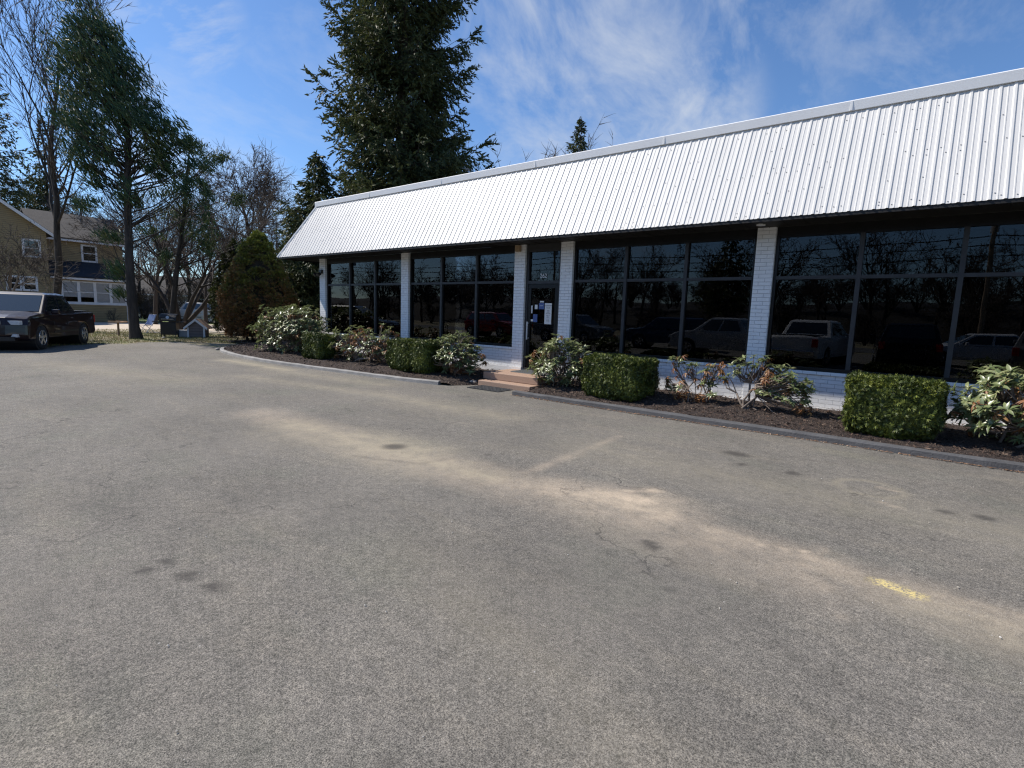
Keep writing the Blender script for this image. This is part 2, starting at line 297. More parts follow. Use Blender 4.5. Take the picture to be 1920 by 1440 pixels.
# ------------------------------------------------------------------ world and sun
SUN=np.array([-2.85,-1.,3.31]); SUN/=np.linalg.norm(SUN)
w=bpy.data.worlds.new('World'); sc.world=w; w.use_nodes=True; nt=w.node_tree; bg=nt.nodes['Background']
sky=N(nt,'ShaderNodeTexSky',sky_type='NISHITA'); sky.sun_disc=False; sky.sun_elevation=math.asin(SUN[2]); sky.sun_rotation=math.atan2(SUN[0],SUN[1])
sky.altitude=300; sky.air_density=1.; sky.dust_density=.35; sky.ozone_density=3.6
tc=N(nt,'ShaderNodeTexCoord').outputs['Generated']
def cloud(center,rad,stretch,rot,scale,lo,hi,seed):
    c=np.array(center,float); c/=np.linalg.norm(c)
    d=N(nt,'ShaderNodeVectorMath',operation='DOT_PRODUCT'); L(nt,tc,d.inputs[0]); d.inputs[1].default_value=c
    mk=N(nt,'ShaderNodeMapRange',interpolation_type='SMOOTHSTEP'); L(nt,d.outputs['Value'],mk.inputs[0]); mk.inputs[1].default_value=math.cos(rad); mk.inputs[2].default_value=1-.25*(1-math.cos(rad))
    mp=N(nt,'ShaderNodeMapping',vector_type='TEXTURE'); mp.inputs['Rotation'].default_value=rot; mp.inputs['Scale'].default_value=stretch; mp.inputs['Location'].default_value=(seed,0,0); L(nt,tc,mp.inputs[0])
    n=N(nt,'ShaderNodeTexNoise'); n.inputs['Scale'].default_value=scale; n.inputs['Detail'].default_value=9; n.inputs['Roughness'].default_value=.62; n.inputs['Distortion'].default_value=.35; L(nt,mp.outputs[0],n.inputs[0])
    r=N(nt,'ShaderNodeMapRange'); L(nt,n.outputs[0],r.inputs[0]); r.inputs[1].default_value=lo; r.inputs[2].default_value=hi
    return mth(nt,'MULTIPLY',r.outputs[0],mk.outputs[0],clamp=True)
def dirpx(x,y): return Fw+(x-960)/981.9*CR+(y-720)/981.9*CD
cl=[cloud(dirpx(1180,150),.36,(3.2,.8,1.),(0,0,R(75)),5.5,.47,.74,1.3),
    cloud(dirpx(1060,60),.26,(.8,.9,3.2),(0,R(35),0),6,.50,.85,4.1),
    cloud(dirpx(1250,230),.17,(2.6,.7,1.2),(R(20),0,R(60)),8,.42,.70,2.1),cloud(dirpx(1400,60),.42,(3.4,.9,1.),(R(10),0,R(65)),6,.52,.95,6.1),
    cloud(dirpx(520,260),.30,(2.6,1.,.7),(0,R(10),R(30)),4,.5,.9,7.7),
    cloud(dirpx(330,30),.10,(3.,1.,.5),(0,R(-25),R(30)),8,.48,.75,9.2),
    cloud((-.5,-1,.42),.42,(2.4,1.,.6),(0,0,0),3.5,.47,.62,3.3),
    cloud((.2,-1,.36),.40,(2.4,1.,.6),(0,0,0),3.1,.47,.62,5.3)]
tot=cl[0]
for c_ in cl[1:]: tot=mth(nt,'MAXIMUM',tot,c_)
tot=mth(nt,'MULTIPLY',tot,.68)
skc=mixc(nt,1.,sky.outputs[0],(.75,.91,1.08),'MULTIPLY')
mx=mixc(nt,tot,skc,(5.2,5.5,5.9)); L(nt,mx,bg.inputs[0]); bg.inputs[1].default_value=.118
sl=bpy.data.lights.new('sun','SUN'); sl.energy=5.2; sl.angle=R(.53); sl.color=(1,.935,.845)
so=bpy.data.objects.new('sun',sl); COL.objects.link(so); so.rotation_euler=Vector(SUN).to_track_quat('Z','Y').to_euler()
sc.cycles.use_denoising=True; sc.cycles.denoiser='OPENIMAGEDENOISE'; sc.cycles.denoising_prefilter='NONE'; sc.cycles.denoising_input_passes='RGB_ALBEDO_NORMAL'; sc.cycles.pixel_filter_type='BLACKMAN_HARRIS'; sc.cycles.filter_width=1.25; sc.cycles.sample_clamp_indirect=6; sc.cycles.max_bounces=6; sc.cycles.transparent_max_bounces=12
vs=sc.view_settings; vs.view_transform='Standard'; vs.look='None'; vs.exposure=.25; vs.gamma=1
# ------------------------------------------------------------------ setting
def sheet(name,pts,z,mat,thick=None):
    a=Acc(); a.poly([(x,y,z) for x,y in pts]); return structure(name,a,mat)
a=Acc(); xs=[-600,-120,-60,-30,0,30,200,600]
for i in range(7):
    for j in range(7): a.add([(xs[i],xs[j],-.03),(xs[i+1],xs[j],-.03),(xs[i+1],xs[j+1],-.03),(xs[i],xs[j+1],-.03)],[(0,1,2,3)])
structure('ground',a,'ground')
# parking lot sheet with attributes
def seg(px,py,x0,y0,x1,y1):
    dx,dy=x1-x0,y1-y0; t=np.clip(((px-x0)*dx+(py-y0)*dy)/(dx*dx+dy*dy+1e-9),0,1); return np.hypot(px-x0-t*dx,py-y0-t*dy),t
def lot():
    # fine grid near, coarse outside: graded coordinates
    gx=np.concatenate([np.arange(-34,-16,.5),np.arange(-16,-8,.12),np.arange(-8,1.6,.05),np.arange(1.6,14.1,.8)])
    gy=np.concatenate([np.arange(-16,-.5,.8),np.arange(-.5,8.12,.05),[8.12,8.3,8.62]])
    X,Y=np.meshgrid(gx,gy,indexing='ij'); ny=len(gy)
    rng=np.random.default_rng(5)
    sand=np.zeros_like(X);tan=np.zeros_like(X);damp=np.zeros_like(X);pt=np.zeros_like(X)
    def st(A,x0,y0,x1,y1,w,amp,p=1.5):
        d,_=seg(X,Y,x0,y0,x1,y1); np.maximum(A,amp*np.clip(1-d/w,0,1)**p,out=A)
    # drainage streak running parallel with the front
    st(sand,-7.6,3.72,-4.6,3.65,.55,.55,1); st(sand,-4.8,3.63,-1.5,3.82,.55,.75,1); st(sand,-1.8,3.84,1.6,3.66,.42,.6,1); st(sand,-3.3,3.65,-2.2,3.95,.38,.75); st(sand,-2.5,3.9,-1.5,4.0,.55,1.3); st(sand,-2.1,4.05,-1.75,4.2,.5,1.4); st(sand,-1.6,3.95,-.3,3.9,.32,.8); st(sand,-.9,3.85,1.6,3.85,.3,.6); st(sand,.25,3.92,1.4,3.9,.06,1.3)
    st(sand,-2.98,4.1,-3.02,5.1,.14,.6); st(sand,-3.02,5.1,-3.07,6.3,.10,.45); st(sand,-.3,3.5,-.2,3.2,.1,.5); st(sand,-.42,4.15,-.28,3.5,.09,.6); st(sand,-.8,3.88,-.5,4.0,.05,1.3)
    st(tan,-6.6,3.65,-4.2,3.75,.6,.9); st(tan,-5.4,3.9,-4.3,4.0,.7,.9); st(tan,-4.3,3.65,-3.2,3.75,.35,.9); st(tan,-7,6.1,-5.,6.2,.8,.6); st(tan,-15.8,6.8,-12.5,6.85,.5,1.1); st(tan,-13,6.6,-9,7.0,.7,.5)
    st(tan,-6.2,3.5,-4.,3.6,.9,.6); st(sand,-2.6,3.7,-.4,3.6,.6,.55); st(tan,-12,5.5,-7,6.2,.6,.5); st(tan,-17,3,-12,4.2,1.2,.45); st(tan,-3,5.4,1,5.5,.9,.35); st(tan,-2.5,2.2,-.5,1.5,.6,.2); st(tan,.2,3.6,1.2,3.4,.5,.5)
    for cx,cy,r in ((-.27,6.07,.28),(-3.7,3.88,.12),(-.1,5.65,.1)):
        d=np.hypot(X-cx,Y-cy); np.maximum(tan,.5*np.exp(-((d-r)/.05)**2),out=tan)
    st(sand,-.16,5.66,-.02,5.58,.05,1.4); st(sand,-.2,6.18,-.05,6.16,.04,1.3)
    st(pt,-.06,3.83,.12,3.78,.055,2.,.8)
    for cx,cy,r in ((-1.37,3.38,.05),(-1.32,3.33,.045),(-3.45,.98,.04),(-3.2,1.11,.05),(-2.96,1.16,.045),(-1.32,1.06,.022),(-1.44,.97,.018),(-3.48,1.1,.03),(-1.63,6.51,.10),(-1.45,6.06,.06),(-4.7,3.85,.12),(.3,5.75,.05),(.55,5.8,.06),(-.95,6.1,.07),(-3.7,4.35,.04)):
        d=np.hypot((X-cx)*rng.uniform(.7,1.2),Y-cy); np.maximum(damp,np.clip((r*1.5-d)/(r*.8),0,1)*1.,out=damp)
    for k in range(14):
        cx,cy=rng.uniform(-1.97,-1.78),rng.uniform(4.28,4.5); d=np.hypot((X-cx)*.8,Y-cy); np.maximum(damp,np.clip((.045-d)/.03,0,1)*.35,out=damp)
    st(sand,-2.0,4.3,-1.8,4.5,.16,1.5)
    def crack(pts,amp=.8):
        rr=np.random.default_rng(len(pts)); 
        for (a0,b0),(a1,b1) in zip(pts[:-1],pts[1:]):
            m0,m1=(a0+a1)/2+rr.normal(0,.04),(b0+b1)/2+rr.normal(0,.04); st(damp,a0,b0,m0,m1,.035,amp,.7); st(damp,m0,m1,a1,b1,.035,amp,.7)
    crack([(-5.1,4.2),(-5.0,4.7),(-5.2,5.2),(-5.05,5.8)],.35); crack([(-3.9,3.9),(-4.2,3.5),(-4.7,3.3)],.35); crack([(-2.3,2.9),(-2.6,2.3),(-2.4,1.9)],.25); crack([(-6.5,2.6),(-5.7,2.4),(-5.1,2.6),(-4.3,2.2)],.3); crack([(-.4,2.7),(.1,2.6),(.5,2.75)],.3); crack([(-1.9,7.2),(-1.3,6.8),(-.2,6.9),(.9,6.6)],.3)
    V=np.stack([X,Y,np.zeros_like(X)+.003*np.sin(X*1.3)*np.cos(Y*1.1)-.003],-1).reshape(-1,3)
    i=(np.arange(len(gx)-1)[:,None]*ny+np.arange(ny-1)[None]).ravel(); f=np.stack([i,i+ny,i+ny+1,i+1],-1)
    c=V[f].mean(1)
    # back left edge of the lot and the two front kinks
    ex=np.interp(c[:,1],[-16,2,4,6,8,8.6,9],[-30,-24.5,-23.1,-23.9,-24.6,-24.2,-24.2])+.25*np.sin(c[:,1]*2.1)+.15*np.sin(c[:,1]*5)
    f=f[c[:,0]>ex]
    a=Acc(); a.add(V,f); me=a.mesh('parking_lot')
    for n,A in (('sand',sand),('tan',tan),('damp',damp),('paint',pt)):
        at=me.attributes.new(n,'FLOAT','POINT'); at.data.foreach_set('value',A.ravel().astype(np.float32))
    return structure('parking_lot',me,'asphalt')
lot()
sheet('road',[(-300,-27),(300,-27),(300,-18),(-300,-18)],-.012,'road')
sheet('driveway',[(-37,7.2),(-50.2,8.6),(-50.2,20),(-37.5,26),(-33,14.6),(-32.6,10)],-.02,'drive')
sheet('lawn_strip',[(-50.2,14.4),(-75,19),(-90,45),(-50,36),(-46,20)],-.015,'lawn')
hx=np.linspace(-260,160,60); hy=np.array([-48,-54,-62,-75,-95]); hv=[]
for x in hx:
    for k,y in enumerate(hy): hv.append((x,y,[-.2,1.8,3.7,5.3,6.2][k]*(1+.12*math.sin(x*.05)+.05*math.sin(x*.23+k))))
a=Acc(); i_=(np.arange(59)[:,None]*5+np.arange(4)[None]).ravel(); a.add(hv,np.stack([i_,i_+5,i_+6,i_+1],-1)); structure('dark_backdrop_slope',a,varied('dark_reflection_backdrop',(.004,.003,.003),(.012,.009,.007),.5,.95,.6,2))  # unseen slope, added to darken the lower half of the window reflections
# mulch bed
CURB=[(-20.9,10.2),(-20.5,9.0),(-19.85,8.3),(-18.6,7.8),(-17.0,7.5),(-15.5,7.36),(-13.9,7.36),(-11.9,7.5),(-9.9,7.66),(-8.7,7.82),(-8.0,7.98)]
def inbed(x,y):
    cx=np.array([c[0] for c in CURB]); cy=np.array([c[1] for c in CURB]); f=np.interp(x,cx,cy)
    f=np.where(x>-8.0,np.interp(x,[-8,-7.66,-7.6,-6.24,-6.2,-6.1],[8.0,8.6,9.2,9.2,8.6,8.05]),f); return f
def bed():
    gx=np.arange(-24.5,12,.12); gt=np.linspace(0,1,18); rng=np.random.default_rng(2)
    back=np.where(gx<-16.1,14.,10.02); front=inbed(gx,0)+.05; front=np.where(gx<-20.85,10.4,front)
    X=gx[:,None]+0*gt[None]; Y=front[:,None]+(back-front)[:,None]*gt[None]
    from math import sin
    Z=.075+.12*np.minimum((Y-front[:,None])/1.3,1)+.02*np.sin(X*5.1+Y*3)*np.sin(Y*6.3-X)+rng.normal(0,.006,X.shape); Z[:,0]=.05
    Z[gx<-20.85]*=.3; gg=(gx>-8.05)&(gx<-6.1); Z[gg,0]=-.01; Z[gg,1:]*=np.clip(np.linspace(.3,1.6,17),0,1)[None]
    ny=len(gt); i=(np.arange(len(gx)-1)[:,None]*ny+np.arange(ny-1)[None]).ravel(); f=np.stack([i,i+ny,i+ny+1,i+1],-1)
    a=Acc(); a.add(np.stack([X,Y,Z],-1).reshape(-1,3),f)
    o=obj('mulch_bed',a,'mulch',smooth=True); tag(o,kind='structure')
    # loose chips
    n=9000; x=rng.uniform(-20.5,6,n); fr=inbed(x,0)+.1; y=fr+rng.uniform(0,1,n)*(9.95-fr); z=.085+.12*np.minimum((y-fr)/1.3,1)+.012
    P=np.stack([x,y,z],-1); d=rng.normal(0,1,(n,3)); d[:,2]*=.35; Rm=rotz_to(d,rng.uniform(0,6,n))
    a=Acc(); scatter(a,[(-.5,-.5,0),(.5,-.5,0),(.5,.5,.1),(-.5,.5,.1)],[(0,1,2,3)],P,Rm,np.stack([rng.uniform(.02,.06,n),rng.uniform(.006,.016,n),np.full(n,.02)],-1))
    mt=leafmat('loose_bark_chips',[(.0,(.03,.018,.012)),(.6,(.09,.055,.04)),(1,(.26,.19,.14))],.8,.3,0,9)
    tag(obj('bark_chips',a,mt),'loose brown bark chips strewn over the planting bed','bark chips',kind='stuff')
bed()
def curb(name,label,pts,mat,wd=.13,h=.10,lab=None):
    P=np.array(pts,float); T=np.gradient(P,axis=0); T/=np.linalg.norm(T,axis=1)[:,None]; Nn=np.stack([-T[:,1],T[:,0]],-1)
    prof=[(0,-.02),(.012,h*.8),(.035,h),(wd,h),(wd,-.02)]; rng=np.random.default_rng(3)
    V=[];n=len(P)
    for i in range(n):
        for o,z in prof: V.append((P[i,0]+Nn[i,0]*o,P[i,1]+Nn[i,1]*o,z+(rng.normal(0,.003) if z>0 else 0)))
    f=[]; k=5
    for i in range(n-1):
        for j in range(k-1): f.append((i*k+j,(i+1)*k+j,(i+1)*k+j+1,i*k+j+1))
    a=Acc(); a.add(V,f); a.F.append(np.array([[0,1,2,3,4],[(n-1)*k+4,(n-1)*k+3,(n-1)*k+2,(n-1)*k+1,(n-1)*k]]))
    o=obj(name,a,mat); tag(o,kind='structure'); return o
def resample(pts,step):
    P=np.array(pts,float); d=np.r_[0,np.cumsum(np.hypot(*np.diff(P,axis=0).T))]; t=np.arange(0,d[-1],step); 
    from numpy import interp
    q=np.stack([interp(t,d,P[:,0]),interp(t,d,P[:,1])],-1)
    for _ in range(3): q[1:-1]=(q[:-2]+2*q[1:-1]+q[2:])/4
    return q
curb('kerb_left','',resample(CURB,.25),'curbL',.13,.075)
curb('kerb_right','',resample([(-6.25,8.02),(-4,8.04),(12,8.04)],.3),'curbR',.14,.085)
rng=np.random.default_rng(31); n=900; x=rng.uniform(-12,2,n); y=rng.uniform(.4,7.9,n); P=np.stack([x,y,np.full(n,.004)],-1); d=rng.normal(0,1,(n,3)); sz=rng.uniform(.002,.007,n)*rng.choice([1,1,1,1.8],n)
a=Acc(); scatter(a,[(-.5,-.4,0),(.4,-.5,0),(.5,.3,0),(-.3,.5,0),(0,0,.5)],[(0,1,4),(1,2,4),(2,3,4),(3,0,4)],P,rotz_to(d*[1,1,.15]),sz)
tag(obj('loose_grit',a,leafmat('pale_grit',[(.0,(.12,.10,.08)),(.5,(.4,.36,.3)),(1,(.75,.73,.7))],.8,.3,0,9)),'pale grit and paper flecks scattered over the asphalt','grit',kind='stuff')
# rusty leaf litter line along the right kerb
rng=np.random.default_rng(8); n=1500; x=rng.uniform(-6.3,3,n); y=8.035-np.abs(rng.normal(0,.018,n)); P=np.stack([x,y,np.full(n,.006)+rng.uniform(0,.006,n)],-1); d=rng.normal(0,1,(n,3)); d[:,2]*=.2
a=Acc(); scatter(a,[(-.5,-.5,0),(.5,-.5,0),(.5,.5,0),(-.5,.5,0)],[(0,1,2,3)],P,rotz_to(d),np.stack([rng.uniform(.01,.035,n),rng.uniform(.005,.012,n),np.full(n,.02)],-1))
tag(obj('leaf_litter',a,leafmat('rusty_litter',[(.0,(.12,.06,.03)),(.6,(.35,.2,.11)),(1,(.6,.5,.4))],.8,.3,0,9)),'rusty leaf litter blown against the foot of the kerb','leaf litter',kind='stuff')
# ------------------------------------------------------------------ showroom building
B=thing('showroom_building','long white brick showroom with ribbed metal mansard and dark tinted windows','building',(-7,10,0))
BL=Vector((-7,10,0))
def part(name,a,mat,parent=B,**k):
    o=obj(name,a,mat,**k); o.parent=parent; o.matrix_parent_inverse=Matrix.Identity(4)
    base=BL if parent is B else Vector((0,0,0)); o.location=-base if parent is B else (0,0,0); return o
XE0,XT0,YE,YT,ZE,ZT=-17.21,-16.34,9.16,10.1,3.21,4.93
XR=9.5; YB=22.
# ribbed profile
def ribs(x0,x1):
    pr=[];p=.1524; k0=math.floor(x0/p)
    k=k0
    while k*p<x1+p:
        b=k*p
        for o,h in ((-.026,0),(-.012,.013),(.012,.013),(.026,0),(.066,0),(.071,.005),(.082,.005),(.087,0)): pr.append((b+o,h))
        k+=1
    return [q for q in pr if x0<q[0]<x1]
sl_=math.hypot(YT-YE,ZT-ZE); nrm=np.array([0,-(ZT-ZE)/sl_,(YT-YE)/sl_])
V=[];F=[]
pr=[(XE0+.001,0)]+ribs(XE0,XR)+[(XR,0)]
for x,h in pr:
    f=min(1,(x-XE0)/(XT0-XE0)); lo=np.array([x,YE,ZE])+nrm*h; hi=np.array([x,YE+(YT-YE)*f,ZE+(ZT-ZE)*f])+nrm*h; V+=[lo,hi]
F=[(2*i,2*i+2,2*i+3,2*i+1) for i in range(len(pr)-1)]
a=Acc(); a.add(V,F); part('front_mansard_panel',a,'whitemetal',fix=False)
V=[]; dxs=XT0-XE0; s2=math.hypot(dxs,ZT-ZE); nr2=np.array([-(ZT-ZE)/s2,0,dxs/s2]); pr=[(YE+.001,0)]+ribs(YE,YB)+[(YB,0)]
for y,h in pr:
    f=min(1,(y-YE)/(YT-YE)); V+=[np.array([XE0,y,ZE])+nr2*h,np.array([XE0+dxs*f,y,ZE+(ZT-ZE)*f])+nr2*h]
a=Acc(); a.add(V,[(2*i+1,2*i+3,2*i+2,2*i) for i in range(len(pr)-1)]); part('side_mansard_panel',a,'whitemetal',fix=False)
# hip trim, coping
a=Acc(); a.tube([(XE0-.01,YE-.01,ZE),(XT0-.01,YT-.01,ZT)],[.035,.035],6); part('hip_trim',a,'coping')
a=Acc(); a.prism([(XT0-.05,YT-.055,ZT-.02),(XT0-.05,YT-.065,ZT+.12),(XT0-.05,YT-.05,ZT+.135),(XT0-.05,YT+.25,ZT+.11),(XT0-.05,YT+.25,ZT-.02)],(XR-XT0+.05,0,0)); part('coping',a,'coping')
a=Acc(); a.box(XT0-.06,XT0+.2,YT+.251,YB,ZT-.02,ZT+.115); part('coping',a,'coping')
a=Acc(); a.box(XT0+.2,XR,YT+.25,YB,ZT-.3,ZT-.1); part('flat_roof',a,'shingledark')
# joints in coping
for x in np.arange(-13.5,XR,3.05): a=Acc(); a.box(x,x+.03,YT-.067,YT-.052,ZT-.018,ZT+.121); part('coping_joint_cover',a,'coping')
# screws
P=[];rg=np.random.default_rng(1)
for f in (.03,.06,.25,.45,.5,.7,.9):
    for k in range(int((XR-XE0)/.1524)):
        x=round(XE0/.1524)*.1524+k*.1524+(.046 if rg.random()<.5 else .105)
        if rg.random()<.6 or x<XE0+(XT0-XE0)*f+.1: continue
        ff=f+rg.normal(0,.006); P.append(np.array([x,YE+(YT-YE)*ff,ZE+(ZT-ZE)*ff])+nrm*.004)
P=np.array(P); a=Acc(); th=np.linspace(0,2*PI,6,endpoint=False); tv=[(0,math.cos(t)*.009,math.sin(t)*.009) for t in th]+[(.006,math.cos(t)*.005,math.sin(t)*.005) for t in th]
scatter(a,tv,[(i,(i+1)%6,6+(i+1)%6,6+i) for i in range(6)]+[(6,7,8,9),(6,9,10,11)],P,rotz_to(np.tile(nrm,(len(P),1))),np.ones(len(P)))
o=part('panel_screw',a,'screw'); o['kind']='stuff'
# soffit
a=Acc(); a.box(XE0+.03,XR,YE+.03,10.0,ZE-.012,ZE+.02); a.box(XE0+.03,-16.08,10.0,YB,ZE-.012,ZE+.02)
for x in np.arange(-17,XR,.3): a.box(x,x+.012,YE+.05,9.98,ZE-.018,ZE-.0121)
part('soffit',a,'soffit')
a=Acc(); a.box(XE0+.01,XR,YE+.008,YE+.03,ZE-.05,ZE+.015); a.box(XE0+.01,XE0+.03,YE+.03,YB,ZE-.05,ZE+.015); part('eave_trim',a,'soffit')
a=Acc(); a.cyl((-2.35,9.62,ZE-.02),(0,0,1),.07,.02,20); part('soffit_light',a,'whitetrim')
# walls
ZG=.80; ZW0=.17
PIERS=[(-16.07,-15.75),(-11.93,-11.62),(-7.83,-7.52),(-6.53,-6.22),(-2.48,-2.18),(1.56,1.87),(5.6,5.9)]
for x0,x1 in PIERS:
    a=Acc(); a.box(x0,x1,9.98,10.3,.0,ZE-.013); part('brick_pier',a,'brick')
a=Acc(); a.box(-15.75,-11.93,10.0,10.25,0,ZG-.05); part('knee_wall',a,'brick')
for x0,x1 in ((-11.62,-7.83),(-6.22,-2.48),(-2.18,1.56),(1.87,5.6),(5.9,XR)):
    a=Acc(); a.box(x0,x1,10.0,10.25,0,ZG-.05); part('knee_wall',a,'brick')
for x0,x1 in ((-15.75,-11.93),(-11.62,-7.83),(-6.22,-2.48),(-2.18,1.56),(1.87,5.6),(5.9,XR)): a=Acc(); a.box(x0,x1,9.965,10.0,ZG-.055,ZG-.005); part('window_sill',a,'brick')
a=Acc(); a.box(-16.2,-7.52,9.955,9.979,0,.33); a.box(-6.53,XR,9.955,9.979,0,.20); part('foundation',a,'concrete')
HT=3.03
def window(x0,x1,panes,z0=ZG,z1=ZE-.013,y=10.08,axis='x'):
    fr=Acc(); t=.05
    def bx(a,u0,u1,d0,d1,zz0,zz1):
        if axis=='x': a.box(u0,u1,d0,d1,zz0,zz1)
        else: a.box(d0,d1,u0,u1,zz0,zz1)
    bx(fr,x0,x1,y-.03,y+.08,HT,z1); bx(fr,x0,x1,y-.03,y+.08,z0-.004,z0+.05)
    bx(fr,x0,x0+t,y-.03,y+.08,z0+.05,HT); bx(fr,x1-t,x1,y-.03,y+.08,z0+.05,HT)
    f=part('window_frame',fr,'bronze'); w=(x1-x0)/panes
    for i in range(1,panes): ml=Acc(); bx(ml,x0+w*i-.032,x0+w*i+.032,y-.045,y+.08,z0+.05,HT); part('mullion',ml,'greyframe' if axis=='x' else 'bronze',parent=f)
    for i in range(panes): tr=Acc(); bx(tr,x0+w*i+(.05 if i==0 else .032),x0+w*(i+1)-(.05 if i==panes-1 else .032),y-.038,y+.08,2.32,2.375); part('transom_bar',tr,'greyframe',parent=f)
    for i in range(panes):
        for za,zb in ((z0+.05,2.32),(2.375,HT)):
            g=Acc(); u0=x0+w*i+(.05 if i==0 else .032); u1=x0+w*(i+1)-(.05 if i==panes-1 else .032)
            bx(g,u0,u1,y+.015,y+.021,za,zb); part('glass_pane',g,'glass',parent=f)
for x0,x1 in ((-15.75,-11.93),(-11.62,-7.83),(-6.22,-2.48),(-2.18,1.56),(1.87,5.6)): window(x0,x1,3)
# side wall on the left end
for y0,y1 in ((10.3,10.35),(14.3,14.6),(18.4,18.7)):
    a=Acc(); a.box(-16.05,-15.8,y0,y1,0,ZE-.013); part('brick_pier',a,'brick')
for y0,y1 in ((10.35,14.3),(14.6,18.4)):
    a=Acc(); a.box(-16.05,-15.85,y0,y1,0,ZG-.05); part('knee_wall',a,'brick'); window(y0,y1,3,y=-16.0,axis='y')
a=Acc(); a.box(-16.05,-15.8,18.7,YB,0,ZE); a.box(-16.05,XR,YB-.2,YB,0,ZE); a.box(XR-.2,XR,10,YB-.2,0,ZE); a.box(5.9,XR-.2,10.06,10.2,.8,ZE-.013); part('outer_wall',a,'brick')
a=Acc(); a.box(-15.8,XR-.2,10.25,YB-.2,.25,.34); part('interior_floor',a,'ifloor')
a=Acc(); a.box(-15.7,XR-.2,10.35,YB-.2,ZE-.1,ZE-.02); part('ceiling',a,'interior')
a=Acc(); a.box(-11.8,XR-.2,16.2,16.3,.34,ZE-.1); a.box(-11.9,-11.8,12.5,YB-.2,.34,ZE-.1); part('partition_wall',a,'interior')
# entrance
x0,x1=-7.52,-6.53; a=Acc()
a.box(x0,x0+.07,10.04,10.18,.33,ZE-.013); a.box(x1-.07,x1,10.04,10.18,.33,ZE-.013); a.box(x0+.07,x1-.07,10.04,10.18,2.30,2.37); a.box(x0+.07,x1-.07,10.04,10.18,HT,ZE-.013); a.box(x0+.07,x1-.07,10.0,10.18,.29,.335)
df=part('door_frame',a,'greyframe')
a=Acc(); a.box(x0+.07,x1-.07,10.1,10.106,2.37,HT); part('glass_pane',a,'glass',parent=df)
a=Acc(); a.box(x0+.08,x0+.16,10.05,10.09,.345,2.29); a.box(x1-.16,x1-.08,10.05,10.09,.345,2.29); a.box(x0+.16,x1-.16,10.05,10.09,2.2,2.29); a.box(x0+.16,x1-.16,10.05,10.09,.345,.46)
dr=part('entrance_door',a,'bronze'); a=Acc(); a.box(x0+.16,x1-.16,10.07,10.076,.46,2.2); part('glass_pane',a,'glass',parent=dr)
a=Acc(); a.box(x0+.10,x0+.135,9.985,10.0,1.0,1.42); a.box(x0+.10,x0+.135,10.0,10.05,1.02,1.05); a.box(x0+.10,x0+.135,10.0,10.05,1.37,1.4); part('door_handle',a,'alu',parent=dr)
# writing helper
def text(name,s,size,loc,mat,rot=(PI/2,0,0),ext=.0008,parent=None,align='CENTER'):
    c=bpy.data.curves.new(name,'FONT'); c.body=s; c.size=size; c.extrude=ext; c.align_x=align; t=bpy.data.objects.new('tmp',c); COL.objects.link(t)
    bpy.context.view_layer.update(); me=bpy.data.meshes.new_from_object(t.evaluated_get(bpy.context.evaluated_depsgraph_get())); bpy.data.objects.remove(t)
    me.materials.clear(); me.materials.append(M[mat]); o=bpy.data.objects.new(name,me); COL.objects.link(o)
    if parent: o.parent=parent
    o.location=loc; o.rotation_euler=rot; return o
# house number on the transom glass above the door (white)
o=text('house_number','262',.135,(-7.06-BL.x,10.096-BL.y,2.44),'whitetrim'); o.parent=B
# column 1 flood light, alarm box on pier 3
a=Acc(); a.box(-15.98,-15.86,9.9,9.98,2.72,2.84); fl=part('flood_light',a,'black')
for dx in (-.13,.04):
    a=Acc(); a.cyl((-15.92+dx,9.83,2.68),(.2*(1 if dx>0 else -1),-1,-.5),.055,.12,16); a.tube([(-15.92,9.92,2.74),(-15.92+dx,9.86,2.72)],[.012,.012],6); part('lamp_head',a,'black',parent=fl)
a=Acc(); a.box(-7.77,-7.64,9.9,9.98,3.04,3.18); part('alarm_box',a,'tanbox')
# notices on the door glass, each a thing
def notice(name,label,x0,x1,z0,z1,mat='paper',lines=()):
    t=thing(name,label,'notice' if mat=='paper' else 'sticker',((x0+x1)/2,10.066,z0)); a=Acc(); a.box(-(x1-x0)/2,(x1-x0)/2,-.001,.001,0,z1-z0); obj('sheet',a,mat,t)
    for s,sz,zz in lines: text('lettering',s,sz,(0,-.0022,zz),'ink' if mat=='paper' else 'paper',parent=t,ext=.0004)
    return t
notice('paper_notice','tall white printed notice with two bold heading lines on door glass',-6.965,-6.775,1.38,1.86,'paper',[('SHOWROOM',.035,.41),('HOURS',.035,.36),('OPEN',.024,.30),('DAILY',.024,.27),('WELCOME',.026,.24),('MON - FRI',.02,.19),('SAT',.02,.165),('SUNDAY',.02,.14),('CLOSED',.02,.09),('HOLIDAYS',.02,.065)])
notice('blue_sticker','square blue sticker upper middle of the entrance door glass',-7.135,-6.985,1.72,1.86,'bluepaper',[('OPEN',.035,.07)])
notice('blue_sticker','tall blue sticker low on the left half of door glass',-7.29,-7.17,1.42,1.60,'bluepaper')
notice('paper_notice','small white slip above the square blue sticker on door glass',-7.11,-7.0,1.875,1.91)
notice('paper_notice','small white card just left of the square blue sticker',-7.25,-7.175,1.72,1.82)
notice('paper_notice','narrow white strip at the left edge of the door glass',-7.355,-7.315,1.62,1.8)
notice('paper_notice','little white label at left edge of door glass above the handle',-7.355,-7.285,1.43,1.48)
